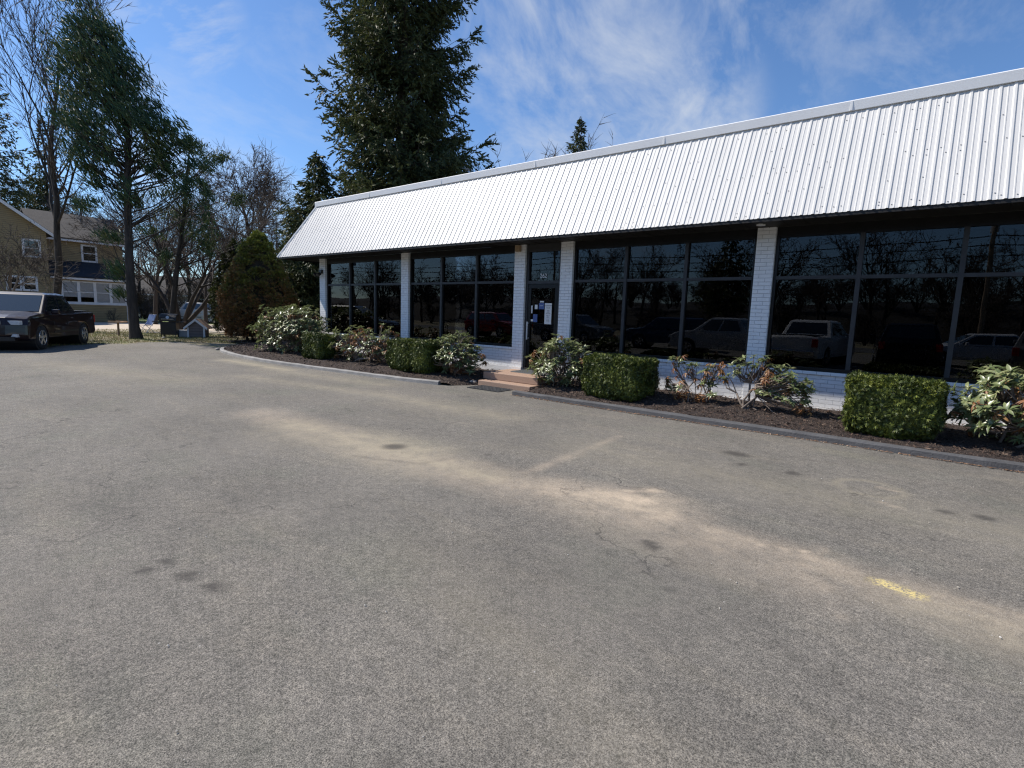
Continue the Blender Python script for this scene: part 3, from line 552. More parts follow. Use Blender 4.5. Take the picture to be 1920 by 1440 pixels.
# ------------------------------------------------------------------ steps and mats
S=thing('entrance_steps','two pinkish granite steps leading up to the dark entrance door','steps',(-6.95,9.3,0)); SL=Vector((-6.95,9.3,0))
def rough(a,sub=0): return a
a=Acc(); a.box(-7.66,-6.24,8.6,9.2,-.01,.115); o=obj('lower_step',a,'steps',bev=.012); o.parent=S; o.location=-SL
a=Acc(); a.box(-7.78,-6.26,8.9,9.955,.116,.275); o=obj('upper_step',a,'steps',bev=.014); o.parent=S; o.location=-SL
a=Acc(); a.box(-7.35,-6.45,9.35,9.94,.277,.292)
for i in range(22): a.box(-7.34+i*.04,-7.325+i*.04,9.36,9.93,.2921,.299)
tag(obj('floor_grate',a,'grate'),'grey ribbed grate lying on the top step before the door','door mat')
a=Acc(); a.box(-7.53,-6.68,8.1,8.62-.03,.001,.012)
for i in range(8): a.box(-7.53+i*.108,-7.53+i*.108+.03,8.1,8.59,.0121,.018)
for i in range(5): a.box(-7.53,-6.745,8.1+i*.115,8.125+i*.115,.0121,.0185)
tag(obj('rubber_mat',a,'rubber'),'black latticed rubber mat on the asphalt below the steps','door mat')
# ------------------------------------------------------------------ hedges
def sprig():
    # a little shoot: three slender folded needle sprays
    v=[];f=[]
    for k,(yw,zt) in enumerate(((0,.15),(.55,-.05),(-.55,-.05))):
        o=len(v); c,s=math.cos(yw),math.sin(yw)
        for x,y,z in ((0,0,0),(.5,.13,zt*.5),(1,0,zt),(.5,-.13,zt*.5)): v.append((x*c-y*s,x*s+y*c,z))
        f.append((o,o+1,o+2,o+3))
    return v,f
SV,SF=sprig()
def hedge(name,label,x0,x1,y0,y1,z0,z1,dens,seed,rnd=.14,group='clipped box hedges along the front wall',size=.045,bald=0):
    rng=np.random.default_rng(seed); cx,cy,cz=(x0+x1)/2,(y0+y1)/2,(z0+z1)/2; h=np.array([(x1-x0)/2,(y1-y0)/2,(z1-z0)/2])
    t=thing(name,label,'hedge',(cx,cy,z0),0,group)
    area=8*(h[0]*h[1]+h[0]*h[2]+h[1]*h[2]); n=int(area*dens*1.45)
    # sample on rounded box
    fa=np.array([h[1]*h[2],h[0]*h[2],h[0]*h[1]]); ax=rng.choice(3,n,p=fa/fa.sum()); sg=rng.choice([-1,1],n)
    p=rng.uniform(-1,1,(n,3)); p[np.arange(n),ax]=sg; p=p*h
    inner=np.clip(p,-(h-rnd),h-rnd); d=p-inner; dl=np.linalg.norm(d,axis=1)[:,None]+1e-9; nr=d/dl; p=inner+nr*rnd
    # taper toward the foot, bulges
    zz=(p[:,2]+h[2])/(2*h[2]); sc_=.86+.14*np.clip(zz*2.2,0,1); p[:,:2]*=sc_[:,None]
    bl=.018*(np.sin(p[:,0]*9+seed)+np.sin(p[:,1]*8+p[:,2]*7)+np.sin(p[:,2]*11+p[:,0]*5))
    cl_=np.sin(p[:,0]*47+np.sin(p[:,1]*31)*2+seed)*np.sin(p[:,2]*43+np.sin(p[:,0]*29)*2)*np.sin(p[:,1]*41+1.3)
    p+=nr*(bl+.022*cl_+rng.normal(-.018,.018,n))[:,None]
    if bald:
        k=(np.sin(p[:,0]*6.1+1)*np.sin(p[:,2]*9+.6)>.35)&(nr[:,1]<-.7)&(rng.random(n)<bald); p[k]+=-nr[k]*.07
    dd=nr*1.0+rng.normal(0,.55,(n,3))+np.array([0,0,.25]); sd=nr[:,2]<.5; p=p-nr*(np.abs(rng.normal(0,.030,n))*sd)[:,None]; keep=(p[:,2]>-h[2]+.02)&((rng.random(n)<.62)|~sd); p=p[keep];dd=dd[keep]
    a=Acc(); sk=sd[keep][:,None]; nk=nr[keep]+rng.normal(0,1,(len(p),3))*np.where(sk,.2,.45); tg=np.cross(nk,rng.normal(0,1,(len(p),3)))+np.array([0,0,.5]); tg-=nk*(tg*nk).sum(1)[:,None]/(nk**2).sum(1)[:,None]; tg/=np.linalg.norm(tg,axis=1)[:,None]+1e-9; nk/=np.linalg.norm(nk,axis=1)[:,None]; tg=tg+nk*rng.uniform(-.1,1.3,(len(p),1))*np.where(sk,.45,1.); tg/=np.linalg.norm(tg,axis=1)[:,None]; yy=np.cross(nk,tg); yy/=np.linalg.norm(yy,axis=1)[:,None]; zz2=np.cross(tg,yy)
    scatter(a,SV,SF,p+[0,0,h[2]],np.stack([tg,yy,zz2],1),rng.uniform(.75,1.3,len(p))*size); obj('foliage',a,'yew',t,fix=False)
    # dark solid core added to block light, so gaps between sprigs read as shade
    a=Acc(); q=rnd*.6; b=h-.075; V=[];
    a.box(-b[0]*.93,b[0]*.93,-b[1]*.93,b[1]*.93,.1,2*h[2]-.085); obj('shade_core',a,'shadecore',t,bev=.07)
    a=Acc()
    for k in range(9):
        bx,by=rng.uniform(-.5,.5)*h[0],rng.uniform(-.5,.5)*h[1]; a.tube([(bx*.6,by*.6,-.06),(bx,by,.06),(bx*1.2,by*1.2,.2)],[.02,.017,.012],6)
    obj('stem',a,'bark',t); return t
hedge('clipped_hedge','large clipped green hedge block nearest the right edge of the bed',-.78,.30,8.38,9.3,.10,.86,9500,1,bald=.6)
hedge('clipped_hedge','square clipped hedge just right of the entrance steps',-4.95,-3.80,8.36,9.36,.10,.84,9000,2,bald=.2)
hedge('clipped_hedge','clipped hedge block left of the entrance behind the pale kerb',-10.45,-8.95,8.22,9.05,.12,.84,6500,3,bald=.4)
hedge('clipped_hedge','small dark clipped hedge furthest left beside the big rhododendron',-14.1,-13.1,8.1,8.9,.12,.80,5500,4)
# ------------------------------------------------------------------ rhododendrons
def leaftemplate():
    v=[];f=[]; xs=[0,.3,.65,1.]; ws=[.05,.165,.15,.01]; zs=[0,.02,-.06,-.24]
    for x,w_,z in zip(xs,ws,zs): v+=[(x,w_,z+w_*.35),(x,0,z),(x,-w_,z+w_*.35)]
    for i in range(3):
        for j in range(2): f.append((i*3+j,i*3+j+1,i*3+j+4,i*3+j+3))
    return np.array(v),np.array(f)
LV,LF=leaftemplate()
def rhodo(label,x,y,rx,ry,h,ntips,seed,leaf=.11,dry=.08,z0=.13,shell=.55,low=.05,lean=(0,0),stemr=.016,skeletal=0,holes=0,pergrp=9,tipfn=None,zbase=None):
    rng=np.random.default_rng(seed); t=thing('rhododendron',label,'shrub',(x,y,z0),0,'rhododendrons in the front bed')
    tips=[]
    if tipfn is not None: tips=tipfn(rng)
    else:
        while len(tips)<ntips:
            d=rng.normal(0,1,3); d/=np.linalg.norm(d)
            if d[2]<-.2 and rng.random()<.5: continue
            r=rng.uniform(shell,1)**.7*(1+.13*math.sin(d[0]*7+seed)+.12*math.sin(d[1]*6+d[2]*8+seed))
            p=np.array([d[0]*rx*r+lean[0]*max(d[2],0),d[1]*ry*r+lean[1],h*.44+d[2]*h*.56*r])
            if p[2]<low: continue
            if holes and math.sin(p[0]*8+seed*2)*math.sin(p[1]*7)*math.sin(p[2]*8+seed)>1-holes: continue
            tips.append(p)
    tips=np.array(tips); n=len(tips)
    a=Acc(); ns=max(5,n//24); bases=[np.array([rng.normal(0,.06+rx*.12),rng.normal(0,.05+ry*.1),-.06]) for _ in range(ns)]
    mids=[np.array([tips[i][0]*.5,tips[i][1]*.5,tips[i][2]*.55])+rng.normal(0,.03,3) for i in rng.choice(n,ns,replace=n<ns)]
    for b_,m_ in zip(bases,mids):
        q=(b_+m_)/2+rng.normal(0,.05,3); q[2]=max(q[2],.05); a.tube([b_,q,m_],[stemr*1.3,stemr*1.1,stemr*.9],6)
    outd=[]
    for p in tips:
        k=int(np.argmin([np.linalg.norm(p-m_)+rng.uniform(0,.1) for m_ in mids])); m_=mids[k]; q=m_*.45+p*.55+rng.normal(0,.04,3)-[0,0,.04]
        a.tube([m_,q,p],[stemr*.65,stemr*.5,stemr*.3],4,cap=False); o_=p-q; o_/=np.linalg.norm(o_)+1e-6; outd.append(o_)
    obj('stem',a,'barklight',t,smooth=True,fix=False)
    outd=np.array(outd)*.6+np.array([0,0,.55])+np.array([-.25,-.1,0]); 
    isdry=rng.random(n)<dry
    if dry>0: isdry|=(np.sin(tips[:,0]*5+seed)*np.sin(tips[:,2]*6+1)>.8-dry)
    for nm,mk,mt in (('leaves',~isdry,'rhodo'),('dry_leaves',isdry,'rhododry')):
        idx=np.where(mk)[0]
        if len(idx)==0: continue
        P=np.repeat(tips[idx],pergrp,0); O=np.repeat(outd[idx],pergrp,0); m_=len(P); O/=np.linalg.norm(O,axis=1)[:,None]
        az=np.tile(np.arange(pergrp)*2*PI/pergrp,len(idx))+np.repeat(rng.uniform(0,6,len(idx)),pergrp)+rng.normal(0,.25,m_)
        e=rotz_to(O); rad=e[:,1]*np.cos(az)[:,None]+e[:,2]*np.sin(az)[:,None]
        tilt=rng.uniform(.0,1.0,m_) if nm=='leaves' else rng.uniform(-1.3,.2,m_)
        d=rad+O*tilt[:,None]; d/=np.linalg.norm(d,axis=1)[:,None]
        # leaf plane normal roughly along O
        y=np.cross(O,d); y/=np.linalg.norm(y,axis=1)[:,None]+1e-6; z=np.cross(d,y); Rm=np.stack([d,y,z],1)
        s=rng.uniform(.65,1.15,m_)*leaf; S_=np.stack([s,s*(1. if nm=='leaves' else .7),s*rng.uniform(.4,1.6,m_)],-1)
        acc=Acc(); scatter(acc,LV,LF,P-O*rng.uniform(0,.03,m_)[:,None],Rm,S_); obj(nm,acc,mt,t,smooth=True,fix=False)
    return t
rhodo('big spreading pale-leaved rhododendron left of the small dark hedge',-16.1,8.95,1.85,.85,1.5,620,11,leaf=.135,dry=.01)
rhodo('straggly twiggy rhododendron with brown leaves between the two left hedges',-12.0,8.8,1.65,.62,1.0,300,12,leaf=.125,dry=.26,holes=.3,stemr=.022,low=.08,shell=.35)
rhodo('dense rhododendron immediately left of the entrance steps',-8.6,8.85,.72,.5,.98,270,13,leaf=.115,dry=.07)
rhodo('light green rhododendron hiding the right side of the entrance door',-5.82,9.1,.72,.5,1.04,230,14,leaf=.12,dry=.01,low=.12)
def tipsA(rng):
    T=[]
    for cx,cy,cz,r,n in ((-.45,0,.72,.10,10),(-.22,.0,.62,.10,8),(.05,0,.50,.16,16),(.25,.05,.66,.10,9),(-.55,0,.33,.12,9),(-.3,-.1,.18,.14,12),(.25,-.12,.22,.06,4),(-.05,-.1,.12,.08,5)):
        for _ in range(n): T.append(np.array([cx,cy,cz])+rng.normal(0,r*.6,3))
    return T
rhodo('half dead rhododendron with rusty leaves on its left side',-2.98,9.15,.6,.4,.7,0,15,leaf=.105,dry=.42,tipfn=tipsA,stemr=.012)
def tipsB(rng):
    T=[]
    for cx,cy,cz,r,n in ((.28,0,.74,.18,20),(.05,0,.78,.12,8),(.55,0,.64,.18,30),(.7,-.05,.42,.18,26),(.9,0,.48,.16,22),(.95,-.05,.22,.14,16),(-.12,0,.66,.10,7),(.35,-.05,.42,.12,10),(-.25,0,.5,.08,4)):
        for _ in range(n): T.append(np.array([cx-.1,cy,cz])+rng.normal(0,r*.6,3))
    return T
rhodo('open leggy rhododendron showing bare grey stems in front of brick pier',-2.2,9.1,.6,.4,.8,0,16,leaf=.105,dry=.16,tipfn=tipsB,stemr=.017)
rhodo('rhododendron at far right edge of the picture beside the last hedge',1.02,9.0,.70,.6,1.0,290,17,leaf=.12,dry=.09,low=.05)
# ------------------------------------------------------------------ bare trees
def limb(acc,p,d,ln,r,lvl,rng,par,seg=None):
    seg=seg or max(3,int(4+ (3-lvl))); pts=[p.copy()]; rad=[r]; dd=d.copy()
    for i in range(seg):
        dd=dd+rng.normal(0,par['wig'],3)+np.array([0,0,par['up']]); dd/=np.linalg.norm(dd); p=p+dd*ln/seg; pts.append(p.copy()); rad.append(r*(1-(i+1)/seg*par['taper']))
    acc.tube(pts,rad,(8 if lvl==0 else 6 if lvl==1 else 4 if lvl==2 else 3),cap=False)
    if lvl>=par['levels']: return
    nc=par['kids'][lvl]; 
    for k in range(nc):
        t=rng.uniform(par['start'][lvl],1.); i=min(int(t*seg),seg-1); q=pts[i]+(pts[i+1]-pts[i])*(t*seg-i); rr=(rad[i]+rad[i+1])/2
        ax=pts[i+1]-pts[i]; ax/=np.linalg.norm(ax); s=rng.normal(0,1,3); s-=ax*s.dot(ax); s/=np.linalg.norm(s); an=rng.uniform(*par['ang'])
        nd=ax*math.cos(an)+s*math.sin(an); limb(acc,q,nd,ln*par['ratio'][lvl]*rng.uniform(.65,1.15)*(1.25-.6*t if lvl==0 else 1),max(rr*rng.uniform(.45,.7),par['minr']),lvl+1,rng,par)
def bare_tree(name,label,cat,loc,h,r,seed,levels=4,kids=(9,6,5,4),ratio=(.6,.6,.55,.5),ang=(.45,1.0),start=(.3,.25,.15,.1),up=.04,wig=.09,minr=.008,dirn=(0,0,1),stems=1,mat='bark',group=None,twigmat=None,rz=0):
    rng=np.random.default_rng(seed); t=thing(name,label,cat,loc,rz,group); par=dict(levels=levels,kids=kids,ratio=ratio,ang=ang,start=start,up=up,wig=wig,taper=.8,minr=minr)
    tr=Acc(); 
    class Split:
        def __init__(s): s.a=Acc(); s.b=Acc()
        def tube(s,pts,rad,n,cap=False): (s.a if n>=6 else s.b).tube(pts,rad,n,cap=cap)
    sp=Split()
    for k in range(stems):
        d=np.array(dirn,float)
        if stems>1: an=2*PI*k/stems+rng.uniform(-.3,.3); d=d+np.array([math.cos(an),math.sin(an),0])*rng.uniform(.35,.7)
        d/=np.linalg.norm(d); limb(sp,np.array([0,0,-.1]),d,h*.72*(rng.uniform(.8,1.1) if stems>1 else 1),r,0,rng,par,seg=8)
    obj('trunk',sp.a,mat,t,smooth=True,fix=False); obj('crown',sp.b,twigmat or 'twig',t,smooth=True,fix=False); return t
def W(px,D,zoff=0,py=575):     # spot at distance D in metres along a bearing
    d=Fw+(px-960)/981.9*CR+(py-720)/981.9*CD; p=d*D; return (float(p[0]),float(p[1]),zoff)
# tall multi-leader tree at left edge
bare_tree('bare_tree','tall dark-trunked bare tree rising left of the yellow house corner','tree',(-35.9,6.9,0),19,.2,21,kids=(13,7,5,4),ratio=(.5,.6,.6,.5),ang=(.25,.7),start=(.35,.2,.15,.1),up=.09,dirn=(-.02,-.05,1),minr=.013)
bare_tree('dogwood_tree','low spreading bare tree with pale crooked limbs before the yellow house','tree',(-31.0,4.1,0),5.2,.09,22,kids=(6,6,5,4),ratio=(.8,.65,.6,.5),ang=(.4,1.1),start=(.2,.2,.1,.1),stems=3,mat='barklight',minr=.009,up=.02)
bare_tree('magnolia_tree','multi-stemmed bare tree fanning out behind the barbecue grill','tree',(-35.4,12.7,0),10,.15,23,kids=(7,6,5,4),ratio=(.6,.6,.6,.5),stems=5,minr=.012,up=.05,ang=(.4,1.1),start=(.3,.2,.1,.1))
bare_tree('oak_tree','large round-crowned bare tree above the mossy cone conifer','tree',W(478,45),14.0,.42,24,kids=(16,8,7,5),ratio=(.55,.62,.58,.5),ang=(.5,1.1),start=(.42,.2,.12,.1),minr=.019,up=.05)
# tree line behind: prototypes and copies
t1=bare_tree('background_tree','bare grey tree in the tree line directly behind the oak','tree',W(400,54),13.5,.25,25,kids=(10,6,5,4),minr=.018,ratio=(.55,.6,.6,.5),group='bare trees behind the gardens')
t2=bare_tree('background_tree','bare tree behind the left slope of the yellow house roof','tree',W(150,60),15,.28,26,kids=(10,6,5,4),minr=.02,ang=(.4,.9),ratio=(.55,.6,.6,.5),group='bare trees behind the gardens')
t3=bare_tree('background_shrub','brown leafless thicket beside the grey neighbouring house','shrub',W(330,50),3.6,.05,27,kids=(5,5,4,3),stems=9,minr=.014,ratio=(.6,.6,.6,.5),ang=(.3,.9),start=(.1,.1,.1,.1),group='brushy thickets behind the gardens')
for px,D,s,rz,src,lab in ((300,58,1.,1.,t1,'bare tree rising behind the grey neighbouring house'),(215,62,1.,2.,t2,'bare tree behind the right end of the yellow house'),(545,55,.78,3.,t1,'bare tree left of the mansard corner under the spruce'),(350,62,.95,4.,t2,'bare tree in line with the barbecue grill, far back'),
    (590,60,.62,5.,t1,'thin bare tree beyond the left end of the mansard'),(60,62,1.1,.5,t2,'bare tree behind the gable of the yellow house'),(440,64,.9,2.5,t2,'bare tree furthest back beside the oak'),(262,56,.8,2.9,t1,'bare tree just right of the cedar trunk, far back'),(322,52,.85,5.1,t2,'bare tree behind the lawn chair, far back'),(572,40,.42,1.1,t1,'slender bare sapling left of the first brick pier'),(592,42,.45,2.2,t2,'slender bare sapling against the first brick pier'),(25,58,1.2,2.2,t1,'bare tree at the far left behind the gable'),(180,50,.9,3.9,t1,'bare tree rising behind the porch roof'),(290,40,.62,1.9,t2,'dark bare tree between the two cedars'),(385,42,.66,3.0,t1,'dark bare tree just left of the smaller cone conifer'),(437,44,.7,4.6,t2,'dark bare tree above the smaller cone conifer'),(525,44,.6,.9,t1,'dark bare tree between oak and mansard'),(215,46,.72,5.5,t2,'dark bare tree left of the cedar trunk'),(975,52,1.38,1.5,t1,'bare tree top showing over the roof right of the spruce'),(1032,54,1.28,3.3,t2,'bare tree top showing beside the small spruce tip'),(905,50,1.4,4.4,t1,'bare tree half hidden by the right side of the spruce'),(510,60,.8,.8,t1,'bare tree right of the oak crown')):
    dup(src,W(px,D),rz,s,lab,'bare trees behind the gardens')
for px,D,s,rz,lab in ((270,52,1.,1.,'brown thicket seen right of the cedar trunk'),(385,54,1.2,2.,'brown thicket beyond the white pickup'),(440,50,1.1,3.,'brown thicket behind the smaller cone conifer'),(575,48,1.,4.,'brown thicket seen between conifer and brick pier'),(505,52,1.2,5.,'brown thicket behind the large cone conifer'),(560,40,.6,.6,'low brush left of the first brick pier'),(300,44,.6,.2,'low brush behind the blue lawn chair')):
    dup(t3,W(px,D),rz,s,lab,'brushy thickets behind the gardens')
# ------------------------------------------------------------------ conifers
def spruce(name,label,loc,h,rmax,seed,z0=.8,nb=9,lev=60,trunk=.42,mat='spruce',group=None,side=None,dens=1.,droop=.35,tw=.11):
    rng=np.random.default_rng(seed); t=thing(name,label,'tree',loc,0,group)
    a=Acc(); a.tube([(0,0,-.1),(0,0,h*.4),(.1,0,h*.8),(.1,0,h)],[trunk,trunk*.7,trunk*.25,.02],8); obj('trunk',a,'bark',t,smooth=True)
    br=Acc(); P=[];D=[];S=[]
    for z in np.linspace(z0,h*.985,lev):
        f=(z-z0)/(h-z0); prof=(1-f)**(.55 if h>30 else .8)*(.86+.14*math.sin(z*2.1+seed)) ; L0=rmax*prof
        for k in range(max(4,int(nb*(1-.3*f)))):
            az=rng.uniform(0,2*PI); ln=L0*rng.uniform(.62,1.18)*(1 if side is None else 1+side*math.cos(az+.66))
            if rng.random()<.07: ln*=.6
            if ln<.15: ln=.15
            n=7; s=np.linspace(0,1,n); out=np.array([math.cos(az),math.sin(az),0])
            pts=np.outer(s*ln,out)+np.array([0,0,z+rng.uniform(-.12,.12)]); pts[:,2]+=ln*(.18*(1-f)*0-droop*s*(1-.95*s)*1.1+.10*s**3+ (.25*f)*s); pts+=np.cumsum(rng.normal(0,.03*ln/4,(n,3)),0)
            br.tube(pts,np.linspace(.012+.011*ln,.008,n),4,cap=False)
            m_=int(max(4,ln*9*dens)); side_=np.cross(out,[0,0,1.])
            for q in range(m_):
                u=rng.uniform(.12,1)**.8; i=min(int(u*(n-1)),n-2); b=pts[i]+(pts[i+1]-pts[i])*(u*(n-1)-i)
                sg=rng.choice([-1,1]); tl=ln*(.13+.20*(1-u))*rng.uniform(.6,1.3)+.12; td=out*rng.uniform(.3,.9)+side_*sg*rng.uniform(.3,1)+np.array([0,0,rng.uniform(-.75,-.05)]); 
                if u>.9: td=out+np.array([0,0,.35])+rng.normal(0,.3,3)
                td/=np.linalg.norm(td); nn=max(3,int(tl/.10))
                w_=np.linspace(.1,1,nn)[:,None]; pp=b+td*tl*w_+np.array([0,0,-.22*tl])*w_**2
                P.append(pp); dr=np.tile(td,(nn,1))+rng.normal(0,.45,(nn,3))+np.array([0,0,-.25]); D.append(dr); S.append(rng.uniform(.16,.30,nn))
    obj('branch',br,'bark',t,smooth=True,fix=False)
    P=np.vstack(P);D=np.vstack(D);S=np.concatenate(S); v=[(-.2,0,0),(.3,.5,.1),(1,0,0),(.3,-.5,.1)]
    a=Acc(); scatter(a,v,[(0,1,2,3)],P,rotz_to(D,rng.uniform(0,6,len(P))),np.stack([S,np.full(len(S),tw)*rng.uniform(.6,1.3,len(S)),S],-1)); obj('crown',a,mat,t,fix=False); return t
spruce('spruce_tree','towering dark spruce rising behind the showroom roof',W(752,32),34,5.5,31,z0=2.,lev=96,nb=11,trunk=.5,side=.03,dens=1.0)
spruce('spruce_tree','smaller dark evergreen behind the left end of the mansard',W(600,30),10.0,4.2,32,z0=.6,lev=46,nb=11,trunk=.2)
spruce('spruce_tree','small pointed spruce tip peeking over the roof',W(1072,45),17.9,2.5,33,z0=8,lev=44,nb=8,trunk=.2)
spruce('spruce_tree','dark evergreen filling the left edge behind the bare tree',W(8,50),26,5.,34,z0=2,lev=60,nb=6,trunk=.3,tw=.14,dens=.5)
spruce('spruce_tree','dark evergreen seen between left bare tree and cedar',W(105,56),20,4.2,35,z0=2,lev=44,nb=8,trunk=.3,tw=.16,dens=.7)
# windswept cedar built from foliage sprays in its own metres
def cedar(name,label,loc,rows,trunkpts,seed,n,extra=(),branches=70,dens=1.,flow=(-.62,0,.75),mat='thuja'):
    rng=np.random.default_rng(seed); t=thing(name,label,'tree',loc); u=CR.copy(); u[2]=0; u/=np.linalg.norm(u); v=np.array([-u[1],u[0],0])
    tp=np.array([u*(a_+.079*z)+np.array([0,0,z]) for a_,z,_ in trunkpts]); a=Acc(); a.tube(tp,[r for _,_,r in trunkpts],10,cap=False); obj('trunk',a,'bark',t,smooth=True)
    Z=[r[0] for r in rows]; U0=[r[1] for r in rows]; U1=[r[2] for r in rows]; DN=[r[3] for r in rows]
    C=[]
    while len(C)<n:
        z=rng.uniform(min(Z),max(Z)); a0,a1,dn_=np.interp(z,Z,U0),np.interp(z,Z,U1),np.interp(z,Z,DN)
        if rng.random()>dn_*(a1-a0)/4.5: continue
        c=rng.uniform(-1,1); s=rng.uniform(-1,1)*math.sqrt(max(0,1-c*c)); C.append((u*((a0+a1)/2+.079*z+c*(a1-a0)/2)+v*s*(a1-a0)/2*.85+np.array([0,0,z]),.5+.25*rng.random()))
    for eu,ez,er,en in extra:
        for _ in range(en): C.append((u*(eu+.079*ez+rng.normal(0,er*.55))+v*rng.normal(0,er*.7)+np.array([0,0,ez+rng.normal(0,er*.45)]),.3+.15*rng.random()))
    br=Acc(); zt=tp[:,2]
    C=[(c,r*rng.uniform(.7,1.25)) for c,r in C]
    for c,r in C:
        if rng.random()<.55:
            zb=max(c[2]-rng.uniform(.8,2.0),1.5); b=np.array([np.interp(zb,zt,tp[:,k]) for k in range(3)]); mid=(b+c)/2+np.array([0,0,-.15])+rng.normal(0,.12,3)
            br.tube([b,mid,c],[.035,.025,.012],4,cap=False)
    obj('branch',br,'bark',t,smooth=True,fix=False)
    P=[];D=[]; fl=u*flow[0]+np.array([0,0,flow[2]])
    for c,r in C:
        m_=int(70*dens); d=rng.normal(0,1,(m_,3)); d/=np.linalg.norm(d,axis=1)[:,None]; rr=rng.random(m_)**.5*r
        off=d*rr[:,None]*np.array([1,1,.6])+np.outer(rng.uniform(-.5,.8,m_)*r,fl); P.append(c+off); D.append(np.tile(fl,(m_,1))+rng.normal(0,.28,(m_,3)))
    P=np.vstack(P);D=np.vstack(D); a=Acc(); s=rng.uniform(.13,.36,len(P))
    scatter(a,[(-.1,0,0),(.35,.3,.06),(1,0,-.05),(.35,-.3,.06)],[(0,1,2,3)],P,rotz_to(D,rng.uniform(0,6,len(P))),np.stack([s,s*.30,s],-1)); obj('crown',a,mat,t,fix=False); return t
cedar('cedar_tree','windswept leaning cedar with dense top and bare lower trunk',(-27.5,7.95,0),
  [(6.9,-1.7,1.1,.35),(7.6,-2.3,1.5,1.),(8.4,-2.7,1.5,1.15),(9.6,-2.9,.9,1.2),(10.6,-2.95,.3,1.2),(11.8,-2.85,-.5,1.2),(12.6,-2.8,-1.1,1.1),(13.3,-2.75,-1.7,1.),(13.8,-2.7,-2.1,1.0)],
  [(.12,-.1,.30),(.0,.5,.21),(-.25,3.,.17),(-.4,6.,.14),(-.4,8.5,.11),(-.9,10.5,.1),(-1.7,12.6,.05),(-2.5,14.6,.02)],41,225,
  extra=[(-2.1,7.2,.6,9),(-1.5,6.4,.5,7),(-.9,2.9,.35,5),(-1.0,4.4,.35,4),(.3,5.8,.5,6),(-1.9,5.4,.4,4),(1.0,7.0,.6,8),(1.7,8.6,.45,6),(2.3,8.0,.4,5),(2.8,7.3,.35,4),(2.0,6.4,.45,5),(2.9,6.1,.4,4),(-.5,1.9,.2,2)])
cedar('cedar_tree','thin open cedar with drooping sprays right of the windswept one',W(335,27.5),
  [(4.5,-1.6,1.6,.2),(6.5,-1.8,1.7,.38),(8.,-1.6,1.5,.42),(9.3,-1.2,1.3,.4),(10.2,.0,.9,.3)],[(-.5,-.1,.16),(-.3,3,.13),(0,6,.09),(.2,9.6,.03)],42,46,extra=[(1.9,9.0,.3,4),(3.3,4.6,.45,6),(3.,6.9,.4,4),(-.6,4.,.5,5),(1.3,4.8,.5,5)],dens=.75,flow=(-.1,0,-.4))
def conic(label,loc,h,r,seed,mat,n=420,tilt=0):
    rng=np.random.default_rng(seed); t=thing('cone_conifer',label,'tree',loc)
    prof=lambda f: np.where(f<.22,.80+.20*(f/.22),np.clip(1-((f-.22)/.78)**1.6,0,1)**.85)
    P=[];D=[]
    for k in range(n):
        while True:
            f=rng.random()
            if rng.random()<float(prof(np.array(f)))+.08: break
        az=rng.uniform(0,2*PI); rr=r*float(prof(np.array(f)))*(1+.10*math.sin(az*3+seed)+.06*math.sin(az*5+f*12))*rng.uniform(.84,1.03)
        c=np.array([math.cos(az)*rr+tilt*f,math.sin(az)*rr,.3+f*(h-.35)]); cr=rng.uniform(.14,.30)*(1-.4*f); m_=52
        d=rng.normal(0,1,(m_,3))+np.array([math.cos(az),math.sin(az),.5])*.9; d/=np.linalg.norm(d,axis=1)[:,None]; P.append(c+d*cr*rng.uniform(.6,1,(m_,1))*[1,1,.8]); D.append(d+rng.normal(0,.3,(m_,3)))
    P=np.vstack(P);D=np.vstack(D); m_=len(P); a=Acc(); scatter(a,SV,SF,P,rotz_to(D,rng.normal(0,.6,m_)),rng.uniform(.07,.13,m_)); obj('crown',a,mat,t,fix=False)
    a=Acc(); a.tube([(tilt*f,0,.3+f*(h-.3)) for f in np.linspace(0,.92,9)],[r*float(prof(np.array(f)))*.78+.01 for f in np.linspace(0,.92,9)],14,cap=False); obj('shade_core',a,'shadecore',t,smooth=True)  # added dark core, stands in for shade behind the needles
    a=Acc()
    for k in range(7): q=rng.normal(0,.18,2); a.tube([(q[0],q[1],-.1),(q[0]*1.5,q[1]*1.5,.9)],[.07,.05],6)
    obj('trunk',a,'bark',t); return t
conic('large bushy cone conifer green on top and rusty brown below',(-23.45,11.6,0),4.85,1.42,51,'cone',760)
conic('narrower dark cone conifer standing behind the big mossy one',(-30.6,13.9,0),5.3,1.2,52,'cone2',380)
# ------------------------------------------------------------------ grass tufts on the strip beyond the lot
rng=np.random.default_rng(77); n=26000; x=rng.uniform(-37,-22.5,n); y=rng.uniform(1,12.5,n); ex=np.interp(y,[-16,2,4,6,8,8.6,12.5],[-30,-24.5,-23.1,-23.9,-24.6,-24.2,-21.5]); k=(x<ex-.1)&~((x>-23)&(y>9)); x,y=x[k],y[k]; m_=len(x)
P=np.stack([x,y,np.full(m_,-.03)],-1); D=rng.normal(0,.5,(m_,3))+[0,0,1]; a=Acc(); s=rng.uniform(.04,.11,m_)
scatter(a,[(0,.5,0),(1,.05,0),(1,-.05,0),(0,-.5,0)],[(0,1,2,3)],P,rotz_to(D,rng.uniform(0,6,m_)),np.stack([s,np.full(m_,.018),s],-1))
tag(obj('grass',a,leafmat('patchy_grass_blades',[(.0,(.20,.15,.08)),(.45,(.30,.25,.13)),(.62,(.14,.18,.05)),(1,(.20,.24,.07))],.8,.2,.2,.6)),'patchy dry and green grass on the strip beyond the asphalt','grass',kind='stuff')
